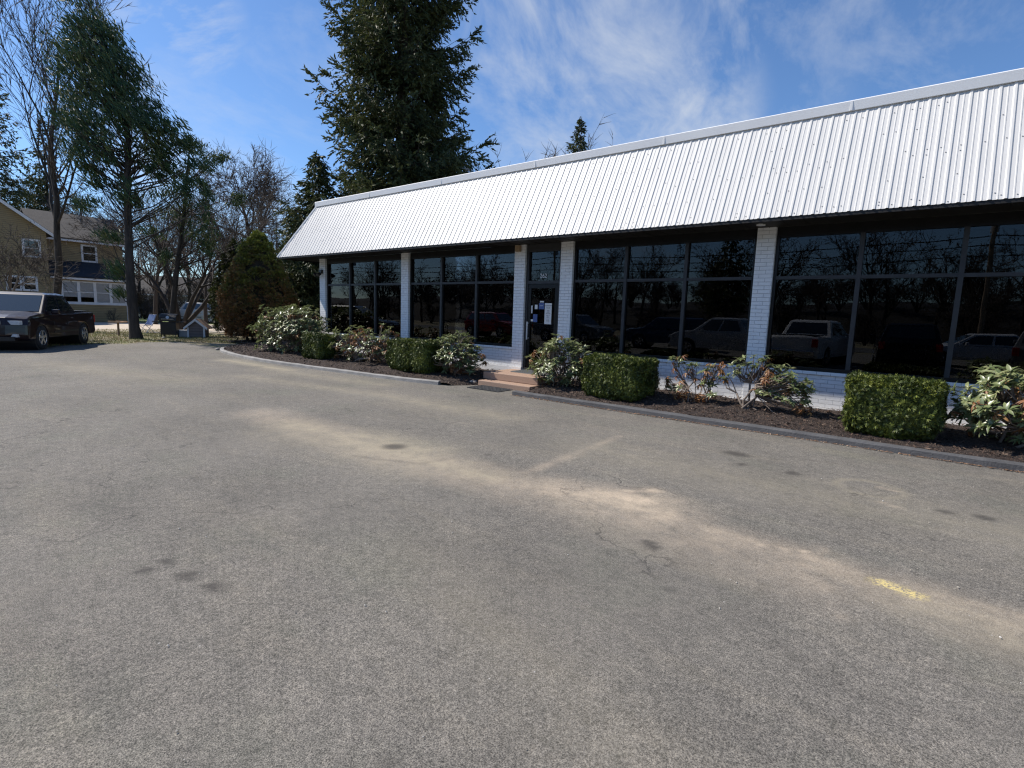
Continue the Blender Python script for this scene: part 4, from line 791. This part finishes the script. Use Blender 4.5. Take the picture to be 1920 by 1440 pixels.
# ------------------------------------------------------------------ vehicles (x forward, y left)
def wheel(parent,x,y,r=.37,w=.24,spokes=5):
    s=1 if y>0 else -1; a=Acc(); n=28; th=np.linspace(0,2*PI,n,endpoint=False)
    prof=[(r*.62,-w/2),(r*.93,-w/2),(r,-w*.36),(r,w*.36),(r*.93,w/2),(r*.62,w/2)]; V=[];F=[]
    for p_,q in prof: V+= [(p_*math.cos(t),q,p_*math.sin(t)) for t in th]
    for k in range(len(prof)-1): F+=[(k*n+i,k*n+(i+1)%n,(k+1)*n+(i+1)%n,(k+1)*n+i) for i in range(n)]
    a.add(V,F); wh=obj('wheel',a,'tyre',parent,smooth=True,loc=(x,y,r))
    a=Acc(); 
    V=[];F=[]; prof=[(r*.64,w*.5*s),(r*.58,w*.5*s),(r*.55,w*.2*s),(0.001,w*.2*s)]
    for p_,q in prof: V+= [(p_*math.cos(t),q,p_*math.sin(t)) for t in th]
    for k in range(len(prof)-1): F+=[(k*n+i,k*n+(i+1)%n,(k+1)*n+(i+1)%n,(k+1)*n+i) for i in range(n)]
    b=Acc(); b.add(V,F); dk=obj('brake_disc',b,'black',wh)
    a.tube([(r*.61*math.cos(t),w*.49*s,r*.61*math.sin(t)) for t in np.linspace(0,2*PI,25)],[.014]*25,6,cap=False)
    for k in range(spokes):
        t=2*PI*k/spokes+.3; c,q=math.cos(t),math.sin(t); a.obox((c*r*.31,w*.46*s,q*r*.31),[(c,0,q),(0,1,0),(-q,0,c)],(r*.31,.018,r*.105))
    a.cyl((0,w*.47*s,0),(0,1,0),r*.15,.04,16); obj('rim',a,'rim',wh); return wh
def vehicle(name,label,loc,rz,body,style='pickup',Lg=5.2,Wd=1.95,Ht=1.78,r=.37,wb=3.1,fo=.98,group=None,detail=True,belt=1.12,hood=1.14,cat=None):
    t=thing(name,label,cat or {'pickup':'pickup truck','suv':'suv','sedan':'car','van':'van'}[style],loc,rz,group)
    xf=Lg-fo-wb; X0,X1=-xf-wb/2,wb/2+fo; fx,rxx=wb/2,-wb/2; h=Wd/2; g=.26; ar=r+.07
    def arch(cx): return [(cx+ar*math.cos(a_),max(g,r+ar*math.sin(a_)-.02)) for a_ in np.linspace(0,PI,11)]
    prof=[(X0+.02,.42),(X0+.10,g+.06)]
    low=[(X0,.45),(X0+.12,g+.08)]+[(p[0],p[1]) for p in reversed(arch(rxx))]+[(p[0],p[1]) for p in reversed(arch(fx))]+[(X1-.25,g+.04),(X1-.05,g+.10),(X1,.5),(X1-.02,.78)]
    if style=='pickup': top=[(X1-.10,hood-.14),(X1-.35,hood-.06),(X1-1.25,hood+.04),(X1-1.35,belt+.02),(rxx+.62,belt+.02),(rxx+.45,belt+.04),(X0+.06,belt+.05),(X0,belt-.02)]
    elif style in('suv','van'): top=[(X1-.10,hood-.14),(X1-.3,hood-.07),(X1-1.15,hood+.02),(X1-1.25,belt),(X0+.05,belt),(X0,belt-.1)]
    else: top=[(X1-.12,hood-.18),(X1-.4,hood-.1),(X1-1.2,hood),(X1-1.3,belt),(X0+.95,belt),(X0+.05,belt-.02),(X0,belt-.12)]
    poly=low+top; a=Acc(); n=len(poly)
    ys=[-h,-h*.93,-h*.5,0,h*.5,h*.93,h]; V=[]
    for y in ys:
        for x,z in poly:
            k=abs(y)/h; xx=x; zz=z
            if x>X1-.8: xx=x-(x-(X1-.8))*.22*k**4
            if x<X0+.6: xx=x+((X0+.6)-x)*.15*k**4
            yy=y*(1-(.035 if z>.9 else .0)-(.03 if z<.35 else 0)); 
            if z>=hood-.2 and k>.9: zz=z-.035
            V.append((xx,yy,zz))
    F=[]
    for j in range(len(ys)-1):
        F+=[(j*n+i,j*n+(i+1)%n,(j+1)*n+(i+1)%n,(j+1)*n+i) for i in range(n)]
    a.add(V,F); a.F.append(np.array([list(range(n))[::-1]])); a.F.append(np.array([[ (len(ys)-1)*n+i for i in range(n)]]))
    # cabin
    if style=='pickup': cb=[(X1-1.15,X1-1.95),(rxx+.42,rxx+.85)]
    elif style=='suv': cb=[(X1-1.1,X1-1.8),(X0+.12,X0+.45)]
    elif style=='van': cb=[(X1-.75,X1-1.6),(X0+.1,X0+.35)]
    else: cb=[(X1-1.25,X1-2.05),(X0+.45,X0+1.15)]
    zb=belt-.02; f0,f1=cb[0]; r0,r1=cb[1]; hb,ht=h*.95,h*.76
    cv=np.array([(f0,-hb,zb),(f0,hb,zb),(r0,hb,zb),(r0,-hb,zb),(f1,-ht,Ht-.07),(f1,ht,Ht-.07),(r1,ht,Ht-.06),(r1,-ht,Ht-.06)])
    a.add(cv,[(0,1,5,4),(1,2,6,5),(2,3,7,6),(3,0,4,7)])
    a.add([(f1,-ht,Ht-.07),(f1,ht,Ht-.07),(r1,ht,Ht-.06),(r1,-ht,Ht-.06),(f1-.15,-ht*.8,Ht-.005),(f1-.15,ht*.8,Ht-.005),(r1+.12,ht*.8,Ht),(r1+.12,-ht*.8,Ht)],[(0,1,5,4),(1,2,6,5),(2,3,7,6),(3,0,4,7),(4,5,6,7)])
    bo=obj('body',a,body,t,bev=.025)
    for f in bo.data.polygons: f.use_smooth=False
    def face(i0,i1,i2,i3,u0,u1,w0,w1,off=.008):
        A,B_,C_,D_=cv[i0],cv[i1],cv[i2],cv[i3]  # bottom A-B, top D-C
        def pt(u,w_): return (A*(1-u)+B_*u)*(1-w_)+(D_*(1-u)+C_*u)*w_
        q=[pt(u0,w0),pt(u1,w0),pt(u1,w1),pt(u0,w1)]; nn=np.cross(q[1]-q[0],q[3]-q[0]); nn/=np.linalg.norm(nn); c=(A+C_)/2-np.array([(f0+r0)/2,0,1.3]); 
        if nn.dot(c)<0: nn=-nn
        b=Acc(); b.prism([p+nn*.002 for p in q],nn*off); return b
    obj('windshield',face(0,1,5,4,.05,.95,.12,.96),'carglass',t); obj('rear_window',face(3,2,6,7,.08,.92,.2,.92),'carglass',t)
    for (i0,i1,i2,i3) in ((1,2,6,5),(0,3,7,4)):
        sp=[(.10,.47),(.51,.90)] if style!='suv' else [(.10,.38),(.41,.68),(.71,.94)]
        for u0,u1 in sp: obj('side_window',face(i0,i1,i2,i3,u0,u1,.14,.90),'carglass',t)
    for x in (fx,rxx):
        for y in (h-.12,-h+.12): wheel(t,x,y,r)
        a=Acc(); a.cyl((x,0,r),(0,1,0),ar-.005,Wd-.06,20); obj('wheel_well',a,'black',t)
    zl=hood-.27
    for s in (1,-1):
        a=Acc(); a.obox((X1-.12,s*(h-.30),zl-.02),[(1,-.22*s,0),(.22*s,1,0),(0,0,1)],(.06,.17,.06)); obj('headlight',a,'lampglass',t,bev=.01)
        a=Acc(); a.box(X0-.012,X0+.1,s*(h-.05)-.09,s*(h-.05)+.05,.75,1.03) if False else a.obox((X0+.05,s*(h-.12),.9),[(1,0,0),(0,1,0),(0,0,1)],(.055,.09,.14)); obj('tail_light',a,'redlamp',t,bev=.01)
        a=Acc(); a.obox((f0-.55,s*(h+.10),belt+.06),[(1,0,0),(0,1,0),(0,0,1)],(.06,.11,.075)); mi=obj('mirror',a,body,t,bev=.03)
        a=Acc(); a.obox((X1-.10,s*(h-.32),.47),[(1,-.2*s,0),(.2*s,1,0),(0,0,1)],(.05,.11,.045)); obj('fog_light',a,'lampglass',t,bev=.01)
        if detail:
            for xx in (.35,-.65):
                a=Acc(); a.box(xx-.09,xx+.09,s*(h*.965)-.02,s*(h*.965)+.025,belt-.17,belt-.14); obj('door_handle',a,body,t)
            a=Acc(); 
            for xx in (.72,-.25,-1.02): a.box(xx-.005,xx+.005,s*h*.998-.006,s*h*.998+.003,.48,.88)
            a.box(-1.05,.75,s*h-.003,s*h+.012,.5,.56); obj('door_seam',a,'black',t)
    a=Acc(); a.box(X1-.09,X1+.005,-.40,.40,zl-.08,zl+.05); gr=obj('grille',a,'chrome',t,bev=.01)
    a=Acc()
    for k in range(4): a.box(X1+.005,X1+.011,-.37,.37,zl-.068+k*.03,zl-.05+k*.03)
    obj('grille_slot',a,'black',gr)
    a=Acc(); a.box(X1-.06,X1+.008,-.7,.7,.32,.44); obj('bumper_intake',a,'black',t)
    if style=='pickup':
        a=Acc(); a.box(X0+.12,rxx+.35,-h*.82,h*.82,belt+.052,belt+.075); obj('bed_cover',a,'black',t)
        a=Acc(); a.box(X0-.07,X0+.03,-h*.9,h*.9,.45,.62); obj('rear_bumper',a,'chrome',t,bev=.02)
    return t
# maroon pickup: driver-side front wheel stands at (-21.7, 3.7)
ang=R(32); hd=np.array([math.cos(-ang),math.sin(-ang)]); lf=np.array([-hd[1],hd[0]]); fw=np.array([-21.75,3.75]); cen=fw-hd*1.55-lf*(.97-.12)
vehicle('pickup_truck','dark maroon crew-cab pickup parked at left edge of the asphalt',(cen[0],cen[1],0),-ang,'maroon')
# silver pickup by the far driveway
p=W(372,46); vehicle('pickup_truck','silver pickup partly hidden behind the little shed and conifers',(p[0],p[1],-.02),R(200-160),'silver',Lg=5.4)
p=W(265,56); vehicle('parked_car','dark red sedan low behind the blue lawn chair',(p[0],p[1],-.02),R(120),'maroon','sedan',Lg=4.6,Wd=1.8,Ht=1.42,wb=2.7,fo=.9,r=.32,belt=.92,hood=.92,detail=False)
p=W(562,50); vehicle('parked_car','black car roof showing between conifer and first brick pier',(p[0],p[1],-.02),R(60),'blackpaint','sedan',Lg=4.7,Wd=1.85,Ht=1.75,wb=2.7,fo=.9,r=.36,belt=1.1,hood=1.1,detail=False)
# ------------------------------------------------------------------ yellow house
HX=-50.39
H=thing('yellow_house','two-storey yellow clapboard house with enclosed porch and grey roof','house',(HX,10,0)); HL=Vector((HX,10,0))
def hp(name,a,mat,par=None,**k):
    o=obj(name,a,mat,**k); o.parent=par or H; o.location=(0,0,0) if par else -HL; return o
XU=HX-2.2
a=Acc(); a.box(XU-7,XU,9.5,14.75,-.1,6.25); hp('wing_wall',a,'siding')
a=Acc(); a.box(HX-8,HX,2.6,9.6,-.1,6.35); a.prism([(HX,2.6,6.351),(HX,9.6,6.351),(HX,6.1,8.95)],(-8,0,0)); hp('gable_wall',a,'siding')
def slab(a,p0,p1,p2,p3,th=.12):
    q=np.array([p0,p1,p2,p3],float); n=np.cross(q[1]-q[0],q[3]-q[0]); n/=np.linalg.norm(n); n=n if n[2]>0 else -n; a.prism(q,n*th)
a=Acc(); slab(a,(HX+.35,6.1,9.0),(HX-8.3,6.1,9.0),(HX-8.3,9.95,6.14),(HX+.35,9.95,6.14)); slab(a,(HX+.35,6.1,9.0),(HX-8.3,6.1,9.0),(HX-8.3,2.25,6.14),(HX+.35,2.25,6.14)); hp('gable_roof',a,'shingle')
a=Acc()
for y1,z1 in ((9.97,6.02),(2.23,6.02)): 
    a.prism([(HX+.36,6.1,8.88),(HX+.36,6.1,9.12),(HX+.36,y1,z1+.22),(HX+.36,y1,z1-.02)],(.04,0,0))
hp('rake_board',a,'whitetrim')
a=Acc(); slab(a,(XU+.35,9.3,6.2),(XU+.35,15.1,6.2),(XU-3.4,15.1,8.45),(XU-3.4,9.3,8.45)); slab(a,(XU-7.3,9.3,6.2),(XU-7.3,15.1,6.2),(XU-3.4,15.1,8.45),(XU-3.4,9.3,8.45)); hp('wing_roof',a,'shingle')
a=Acc(); a.prism([(XU,14.749,6.25),(XU-7,14.749,6.25),(XU-3.4,14.749,8.4)],(0,-.1,0)); hp('wing_gable',a,'siding')
a=Acc(); a.box(XU+.33,XU+.38,9.7,15.1,6.06,6.2); hp('eave_board',a,'whitetrim')
a=Acc(); a.box(XU,HX,9.82,14.3,-.1,1.3); hp('porch_wall',a,'siding')
a=Acc(); a.box(XU,HX,9.62,9.82,-.1,3.2); a.box(XU,HX,9.82,14.3,3.03,3.2); hp('porch_header',a,'siding')
a=Acc(); slab(a,(HX+.3,9.6,3.27),(HX+.3,14.5,3.27),(XU+.02,14.5,4.5),(XU+.02,9.6,4.5),.1); hp('porch_roof',a,'shingledark')
a=Acc(); a.box(HX+.27,HX+.32,9.6,14.5,3.12,3.262); a.box(HX-.02,HX+.05,9.82,14.36,1.3,1.4); a.box(HX-.05,HX+.03,14.2,14.36,-.1,1.3); a.box(HX-.05,HX+.03,9.82,10.25,1.4,3.03); hp('porch_trim',a,'whitetrim')
def hwin(x,y0,y1,z0,z1,trim=.13,shade=False,par=None):
    a=Acc(); a.box(x-.02,x+.06,y0,y0+trim,z0,z1); a.box(x-.02,x+.06,y1-trim,y1,z0,z1); a.box(x-.02,x+.06,y0+trim,y1-trim,z1-trim,z1); a.box(x-.02,x+.07,y0+trim,y1-trim,z0,z0+trim)
    zm=(z0+z1)/2; a.box(x-.01,x+.04,y0+trim,y1-trim,zm-.03,zm+.03); f=hp('window_frame',a,'whitetrim')
    a=Acc(); a.box(x+.008,x+.016,y0+trim,y1-trim,z0+trim,zm-.03); a.box(x+.008,x+.016,y0+trim,y1-trim,zm+.03,z1-trim); hp('window_glass',a,'carglass' if not shade else 'houseglass',f)
    if shade: a=Acc(); a.box(x-.015,x-.005,y0+trim,y1-trim,z0+.45 if shade==1 else z0+trim,z1-trim); hp('window_shade',a,'shade',f)
hwin(HX,7.25,8.1,2.13,3.17); hwin(HX,8.08,8.93,2.13,3.17); hwin(HX,8.25,9.25,4.5,5.78); hwin(XU,12.03,13.05,4.6,5.95)
for k in range(4): hwin(HX-.06,10.25+k*.99,10.25+(k+1)*.99,1.4,3.03,.09,1 if k<2 else 2)
a=Acc(); a.box(XU-.1,XU,9.9,14.3,1.3,3.0); hp('porch_back_wall',a,'interior')
# chimney-like plant against porch wall
bare_tree('garden_shrub','small leafless shrub against the yellow porch wall','shrub',(-49.6,13.0,0),1.3,.02,61,levels=2,kids=(5,4),stems=6,minr=.008,start=(.1,.1))
# ------------------------------------------------------------------ grey neighbouring houses
def simple_house(name,label,loc,rz,w_,d_,h_,rh,wall,roof,wins):
    t=thing(name,label,'house',loc,rz); a=Acc(); a.box(-w_/2,w_/2,-d_/2,d_/2,-.1,h_); a.prism([(-w_/2,-d_/2,h_+.001),(-w_/2,d_/2,h_+.001),(-w_/2,0,h_+rh)],(w_,0,0)); obj('wall',a,wall,t)
    a=Acc(); slab(a,(-w_/2-.3,-d_/2-.4,h_-.15),(w_/2+.3,-d_/2-.4,h_-.15),(w_/2+.3,0,h_+rh+.05),(-w_/2-.3,0,h_+rh+.05)); slab(a,(-w_/2-.3,d_/2+.4,h_-.15),(w_/2+.3,d_/2+.4,h_-.15),(w_/2+.3,0,h_+rh+.05),(-w_/2-.3,0,h_+rh+.05)); obj('roof',a,roof,t)
    a=Acc(); a.box(-w_/2-.3,w_/2+.3,-d_/2-.45,-d_/2-.4,h_-.3,h_-.1); obj('fascia',a,'whitetrim',t)
    for x,z,ww,hh in wins:
        a=Acc(); a.box(x-ww/2-.1,x+ww/2+.1,-d_/2-.05,-d_/2+.02,z-hh/2-.1,z+hh/2+.1); f=obj('window_frame',a,'whitetrim',t); a=Acc(); a.box(x-ww/2,x+ww/2,-d_/2-.07,-d_/2-.051,z-hh/2,z+hh/2); obj('window_glass',a,'carglass',f)
    a=Acc(); a.box(w_*.2,w_*.2+1.0,-d_/2-.05,-d_/2-.001,0,2.1); obj('door',a,'whitetrim',t)
    return t
p=W(300,80); simple_house('grey_house','long low grey house with pale roof beyond the cedar trunk',(p[0],p[1],0),R(62),15,8,3.0,2.6,'siding2','shingle',[(-5,1.7,1.2,1.2),(-2,1.7,1.2,1.2),(1,1.7,1.2,1.2),(6,1.7,1.2,1.2)])
p=W(620,62); simple_house('grey_house','grey building with plain roof glimpsed left of the first brick pier',(p[0],p[1],0),R(50),14,9,2.8,3.0,'siding2','shingle',[(-5,1.6,1.3,1.2),(0,1.6,1.3,1.2)])
p=W(585,58); simple_house('white_shed','narrow white gabled shed beside the grey building behind the conifer',(p[0],p[1],0),R(128),3.2,2.6,2.9,1.4,'whitetrim','shingle',[(0,1.6,.7,.8)])
# ------------------------------------------------------------------ small things on the grass strip
T=thing('garden_shed','tiny house-shaped well cover with brown clapboard and tan shingle roof','well cover',(-28.3,10.9,-.03),R(-62)); a=Acc()
a.box(-.36,.36,-.42,.42,0,.52); a.prism([(-.36,-.419,.521),(.36,-.419,.521),(0,-.419,.85)],(0,.838,0)); obj('wall',a,'sidingshed',T)
a=Acc(); slab(a,(-.50,-.52,.42),(-.50,.52,.42),(0,.52,.88),(0,-.52,.88),.04); slab(a,(.50,-.52,.42),(.50,.52,.42),(0,.52,.88),(0,-.52,.88),.04); obj('roof',a,'shinglebrown',T)
a=Acc()
for s in(-1,1): a.prism([(0,-.56,.80),(0,-.56,.92),(s*.51,-.56,.48),(s*.51,-.56,.37)],(0,.04,0)); a.box(s*.35-.04,s*.35+.04,-.45,-.421,0,.5)
obj('trim_board',a,'whitetrim',T)
T.rotation_euler=(0,0,R(55))
G=thing('barbecue_grill','black barbecue grill on a cart in front of the multi-stemmed tree','barbecue',(-28.6,9.75,-.03),R(55)); a=Acc(); a.box(-.33,.33,-.25,.25,.12,.72)
obj('cabinet',a,'black',G,bev=.02); a=Acc(); V=[]; a.prism([(-.36,-.28,.76),(-.36,-.27,.95),(-.36,-.1,1.10),(-.36,.15,1.12),(-.36,.28,.98),(-.36,.28,.76)],(.72,0,0)); li=obj('lid',a,'black',G,bev=.02)
a=Acc(); a.tube([(-.25,-.29,.85),(-.25,-.34,.87),(.25,-.34,.87),(.25,-.29,.85)],[.012]*4,6); a.cyl((.0,-.275,.95),(0,-1,.2),.07,.02,16); obj('lid_handle',a,'alu',li)
for s in(-1,1):
    a=Acc(); a.box(s*.36 if s>0 else -.66,.66 if s>0 else -.36,-.22,.22,.72,.755); obj('side_shelf',a,'black',G)
    a=Acc(); a.cyl((s*.3,.2,.08),(1,0,0),.08,.05,16); obj('wheel',a,'black',G)
a=Acc(); 
for x in(-.3,.3): a.tube([(x,-.22,0),(x,-.22,.12)],[.02,.02],6)
obj('leg',a,'black',G)
Cc=thing('lawn_chair','blue webbed folding lawn chair on the dry grass','chair',(-32.8,10.1,-.03),R(20))
for nm,pts in (('front_leg',[(-.25,-.25,0),(-.25,.22,.62)]),('front_leg',[(.25,-.25,0),(.25,.22,.62)]),('rear_leg',[(-.25,.28,0),(-.25,-.25,.42)]),('rear_leg',[(.25,.28,0),(.25,-.25,.42)])):
    a=Acc(); a.tube(pts,[.013]*2,6); obj(nm,a,'alu',Cc)
a=Acc(); a.tube([(-.25,.1,.40),(-.25,.38,1.0),(.25,.38,1.0),(.25,.1,.40)],[.013]*4,6); obj('back_frame',a,'alu',Cc)
a=Acc(); a.prism([(-.24,.12,.43),(.24,.12,.43),(.24,.36,.98),(-.24,.36,.98)],(0,-.015,.006)); obj('backrest',a,'blueplastic',Cc)
a=Acc(); a.prism([(-.24,-.25,.42),(.24,-.25,.42),(.24,.12,.38),(-.24,.12,.38)],(0,0,.015)); obj('seat',a,'blueplastic',Cc)
a=Acc()
Tb=thing('bird_table','small wooden bird table on a post left of the cedar trunk','bird table',(-30.3,8.15,-.03),.6)
a=Acc(); a.tube([(0,0,0),(0,0,.62)],[.05,.045],6); obj('post',a,'wood',Tb); a=Acc(); a.box(-.3,.3,-.24,.24,.62,.66); a.box(-.3,.3,-.24,-.21,.66,.70); a.box(-.3,.3,.21,.24,.66,.70); obj('tray',a,'woodpale',Tb)
Cb=thing('plastic_tub','lidded grey plastic tub between the grill and the well cover','tub',(-28.6,10.35,-.03),R(55)); a=Acc(); a.prism([(-.2,-.15,0),(.2,-.15,0),(.2,.15,0),(-.2,.15,0)],(0,0,.3)); obj('tub_body',a,'plastic',Cb,bev=.02); a=Acc(); a.box(-.22,.22,-.17,.17,.301,.34); obj('tub_lid',a,'whitetrim',Cb,bev=.01)
# stones
rng=np.random.default_rng(9)
for k,(x,y,s,lab) in enumerate(((-7.86,8.66,.09,'grey stone at the left foot of the steps'),(-27.2,9.0,.07,'small pale stone on the sandy edge of the lot'),(-19.6,8.15,.08,'loose stone at the end of the pale kerb'))):
    bm=bmesh.new(); bmesh.ops.create_icosphere(bm,subdivisions=3,radius=s)
    for v in bm.verts: v.co*=1+.18*math.sin(v.co.x*40+k)*math.sin(v.co.y*33); v.co.z*=.6; 
    me=bpy.data.meshes.new('stone'); bm.to_mesh(me); bm.free(); tag(obj('stone',me,'stone',loc=(x,y,s*.35)),lab,'stone')
# picket railing inside the left showroom bay
RL=thing('picket_railing','low wooden picket railing seen through the leftmost showroom window','railing',(-15.55,10.6,.34)); a=Acc(); a.box(-.03,.03,0,3.4,1.1,1.16); obj('rail',a,'woodpale',RL)
for k in range(26):
    a=Acc(); a.box(-.015,.015,.03+k*.132,.07+k*.132,0,1.1); obj('picket',a,'woodpale',RL)
# ------------------------------------------------------------------ what the glass reflects: the street side of the lot
vehicle('pickup_truck','silver pickup parked sideways, reflected in the middle window bay',(-7.2,-5.2,0),R(182),'silver','pickup',Lg=5.3,group=None,detail=False)
vehicle('pickup_truck','white tailgate pickup reflected just right of the brick pier',(-3.6,-4.6,0),R(-82),'whitepaint','pickup',Lg=5.3,detail=False)
vehicle('minivan','black minivan reflected behind the large right hedge',(-.6,-6.2,0),R(-95),'blackpaint','van',Lg=4.9,Ht=1.75,detail=False)
vehicle('parked_car','white sedan reflected at the right window mullion',(1.7,-10,0),R(170),'whitepaint','sedan',Lg=4.6,Wd=1.8,Ht=1.45,wb=2.7,fo=.9,r=.33,belt=.95,hood=.95,detail=False)
vehicle('parked_suv','grey estate car reflected at the far right window',(3.7,-6.5,0),R(-80),'greypaint','suv',Lg=4.8,Ht=1.68,detail=False)
vehicle('parked_suv','dark blue suv reflected behind the silver pickup',(-11.2,-8.5,0),R(170),'bluepaint','suv',Lg=4.8,Ht=1.75,detail=False)
vehicle('parked_suv','red suv reflected beside the second brick pier',(-25,-9.5,0),R(5),'redpaint','suv',Lg=4.8,Ht=1.75,detail=False)
vehicle('pickup_truck','grey pickup reflected in the bay left of the entrance',(-17.5,-8.5,0),R(8),'greypaint','pickup',Lg=5.3,detail=False)
bt=bare_tree('roadside_tree','bare tree across the road seen only as a window reflection','tree',(-14,-40,0),11.5,.25,71,kids=(9,6,5,3),minr=.03,group='bare trees across the road')
bt2=bare_tree('roadside_tree','second kind of bare tree across the road seen as reflection','tree',(-4,-43,0),12,.25,72,kids=(10,6,5,3),minr=.03,ang=(.4,.9),group='bare trees across the road')
bt['label']=bt2['label']='bare tree across the road seen only as a window reflection'
rng=np.random.default_rng(12)
for k,x in enumerate(list(np.arange(-96,44,3.4))):
    dup(bt if k%2 else bt2,(x+rng.uniform(-2,2),-46+rng.uniform(-7,6),0),rng.uniform(0,6),rng.uniform(.7,1.0),'bare tree across the road seen only as a window reflection','bare trees across the road')
for k,x in enumerate(np.arange(-95,40,7.)):
    dup(t3,(x,-36+rng.uniform(-3,2),0),rng.uniform(0,6),rng.uniform(.8,1.3),'brown thicket across the road seen only as a window reflection','thickets across the road')
spruce('spruce_tree','dark pine across the road reflected above the light rhododendron',(-15.5,-33,0),11.5,3.3,36,z0=3,lev=26,nb=7,trunk=.2,tw=.2,dens=.5)
poles=[(-70,'utility pole farthest left across the road, seen as reflection'),(-33,'utility pole across the road reflected over the entrance door'),(3,'utility pole across the road reflected in the right window'),(40,'utility pole furthest right across the road')]
for k,x in enumerate(np.arange(-100,60,2.6)):
    dup(t3,(x,-60+rng.uniform(-5,3),3.6),rng.uniform(0,6),rng.uniform(.9,1.7),'brown thicket across the road seen only as a window reflection','thickets across the road')
for x,lab in poles:
    t=thing('utility_pole',lab,'utility pole',(x,-29,0)); a=Acc(); a.tube([(0,0,0),(0,0,10.8)],[.16,.11],8,cap=False); obj('pole_shaft',a,'wood',t)
    a=Acc(); a.box(-.05,.05,-1.1,1.1,9.9,10.05); obj('crossarm',a,'wood',t); a=Acc(); a.cyl((.0,-.3,8.8),(0,0,1),.22,.9,16); obj('transformer',a,'plastic',t)
for k,(y,z,lab) in enumerate(((-30,10.2,'overhead wire highest of the street wires'),(-28,10.15,'second highest overhead street wire'),(-29.1,8.1,'upper telephone cable along the street'),(-29.15,7.5,'middle telephone cable along the street'),(-29.2,6.8,'lowest telephone cable along the street'))):
    a=Acc(); ps=[-110,-70,-33,3,40,80]
    for i in range(5):
        s=np.linspace(0,1,12); pts=np.stack([ps[i]+(ps[i+1]-ps[i])*s,np.full(12,y),z-2.4*s*(1-s)],-1); a.tube(pts,[.035 if k>1 else .02]*12,4,cap=False)
    tag(obj('overhead_wire',a,'wirerubber'),lab,'wire',group='street wires')
print('objects',len(bpy.data.objects))
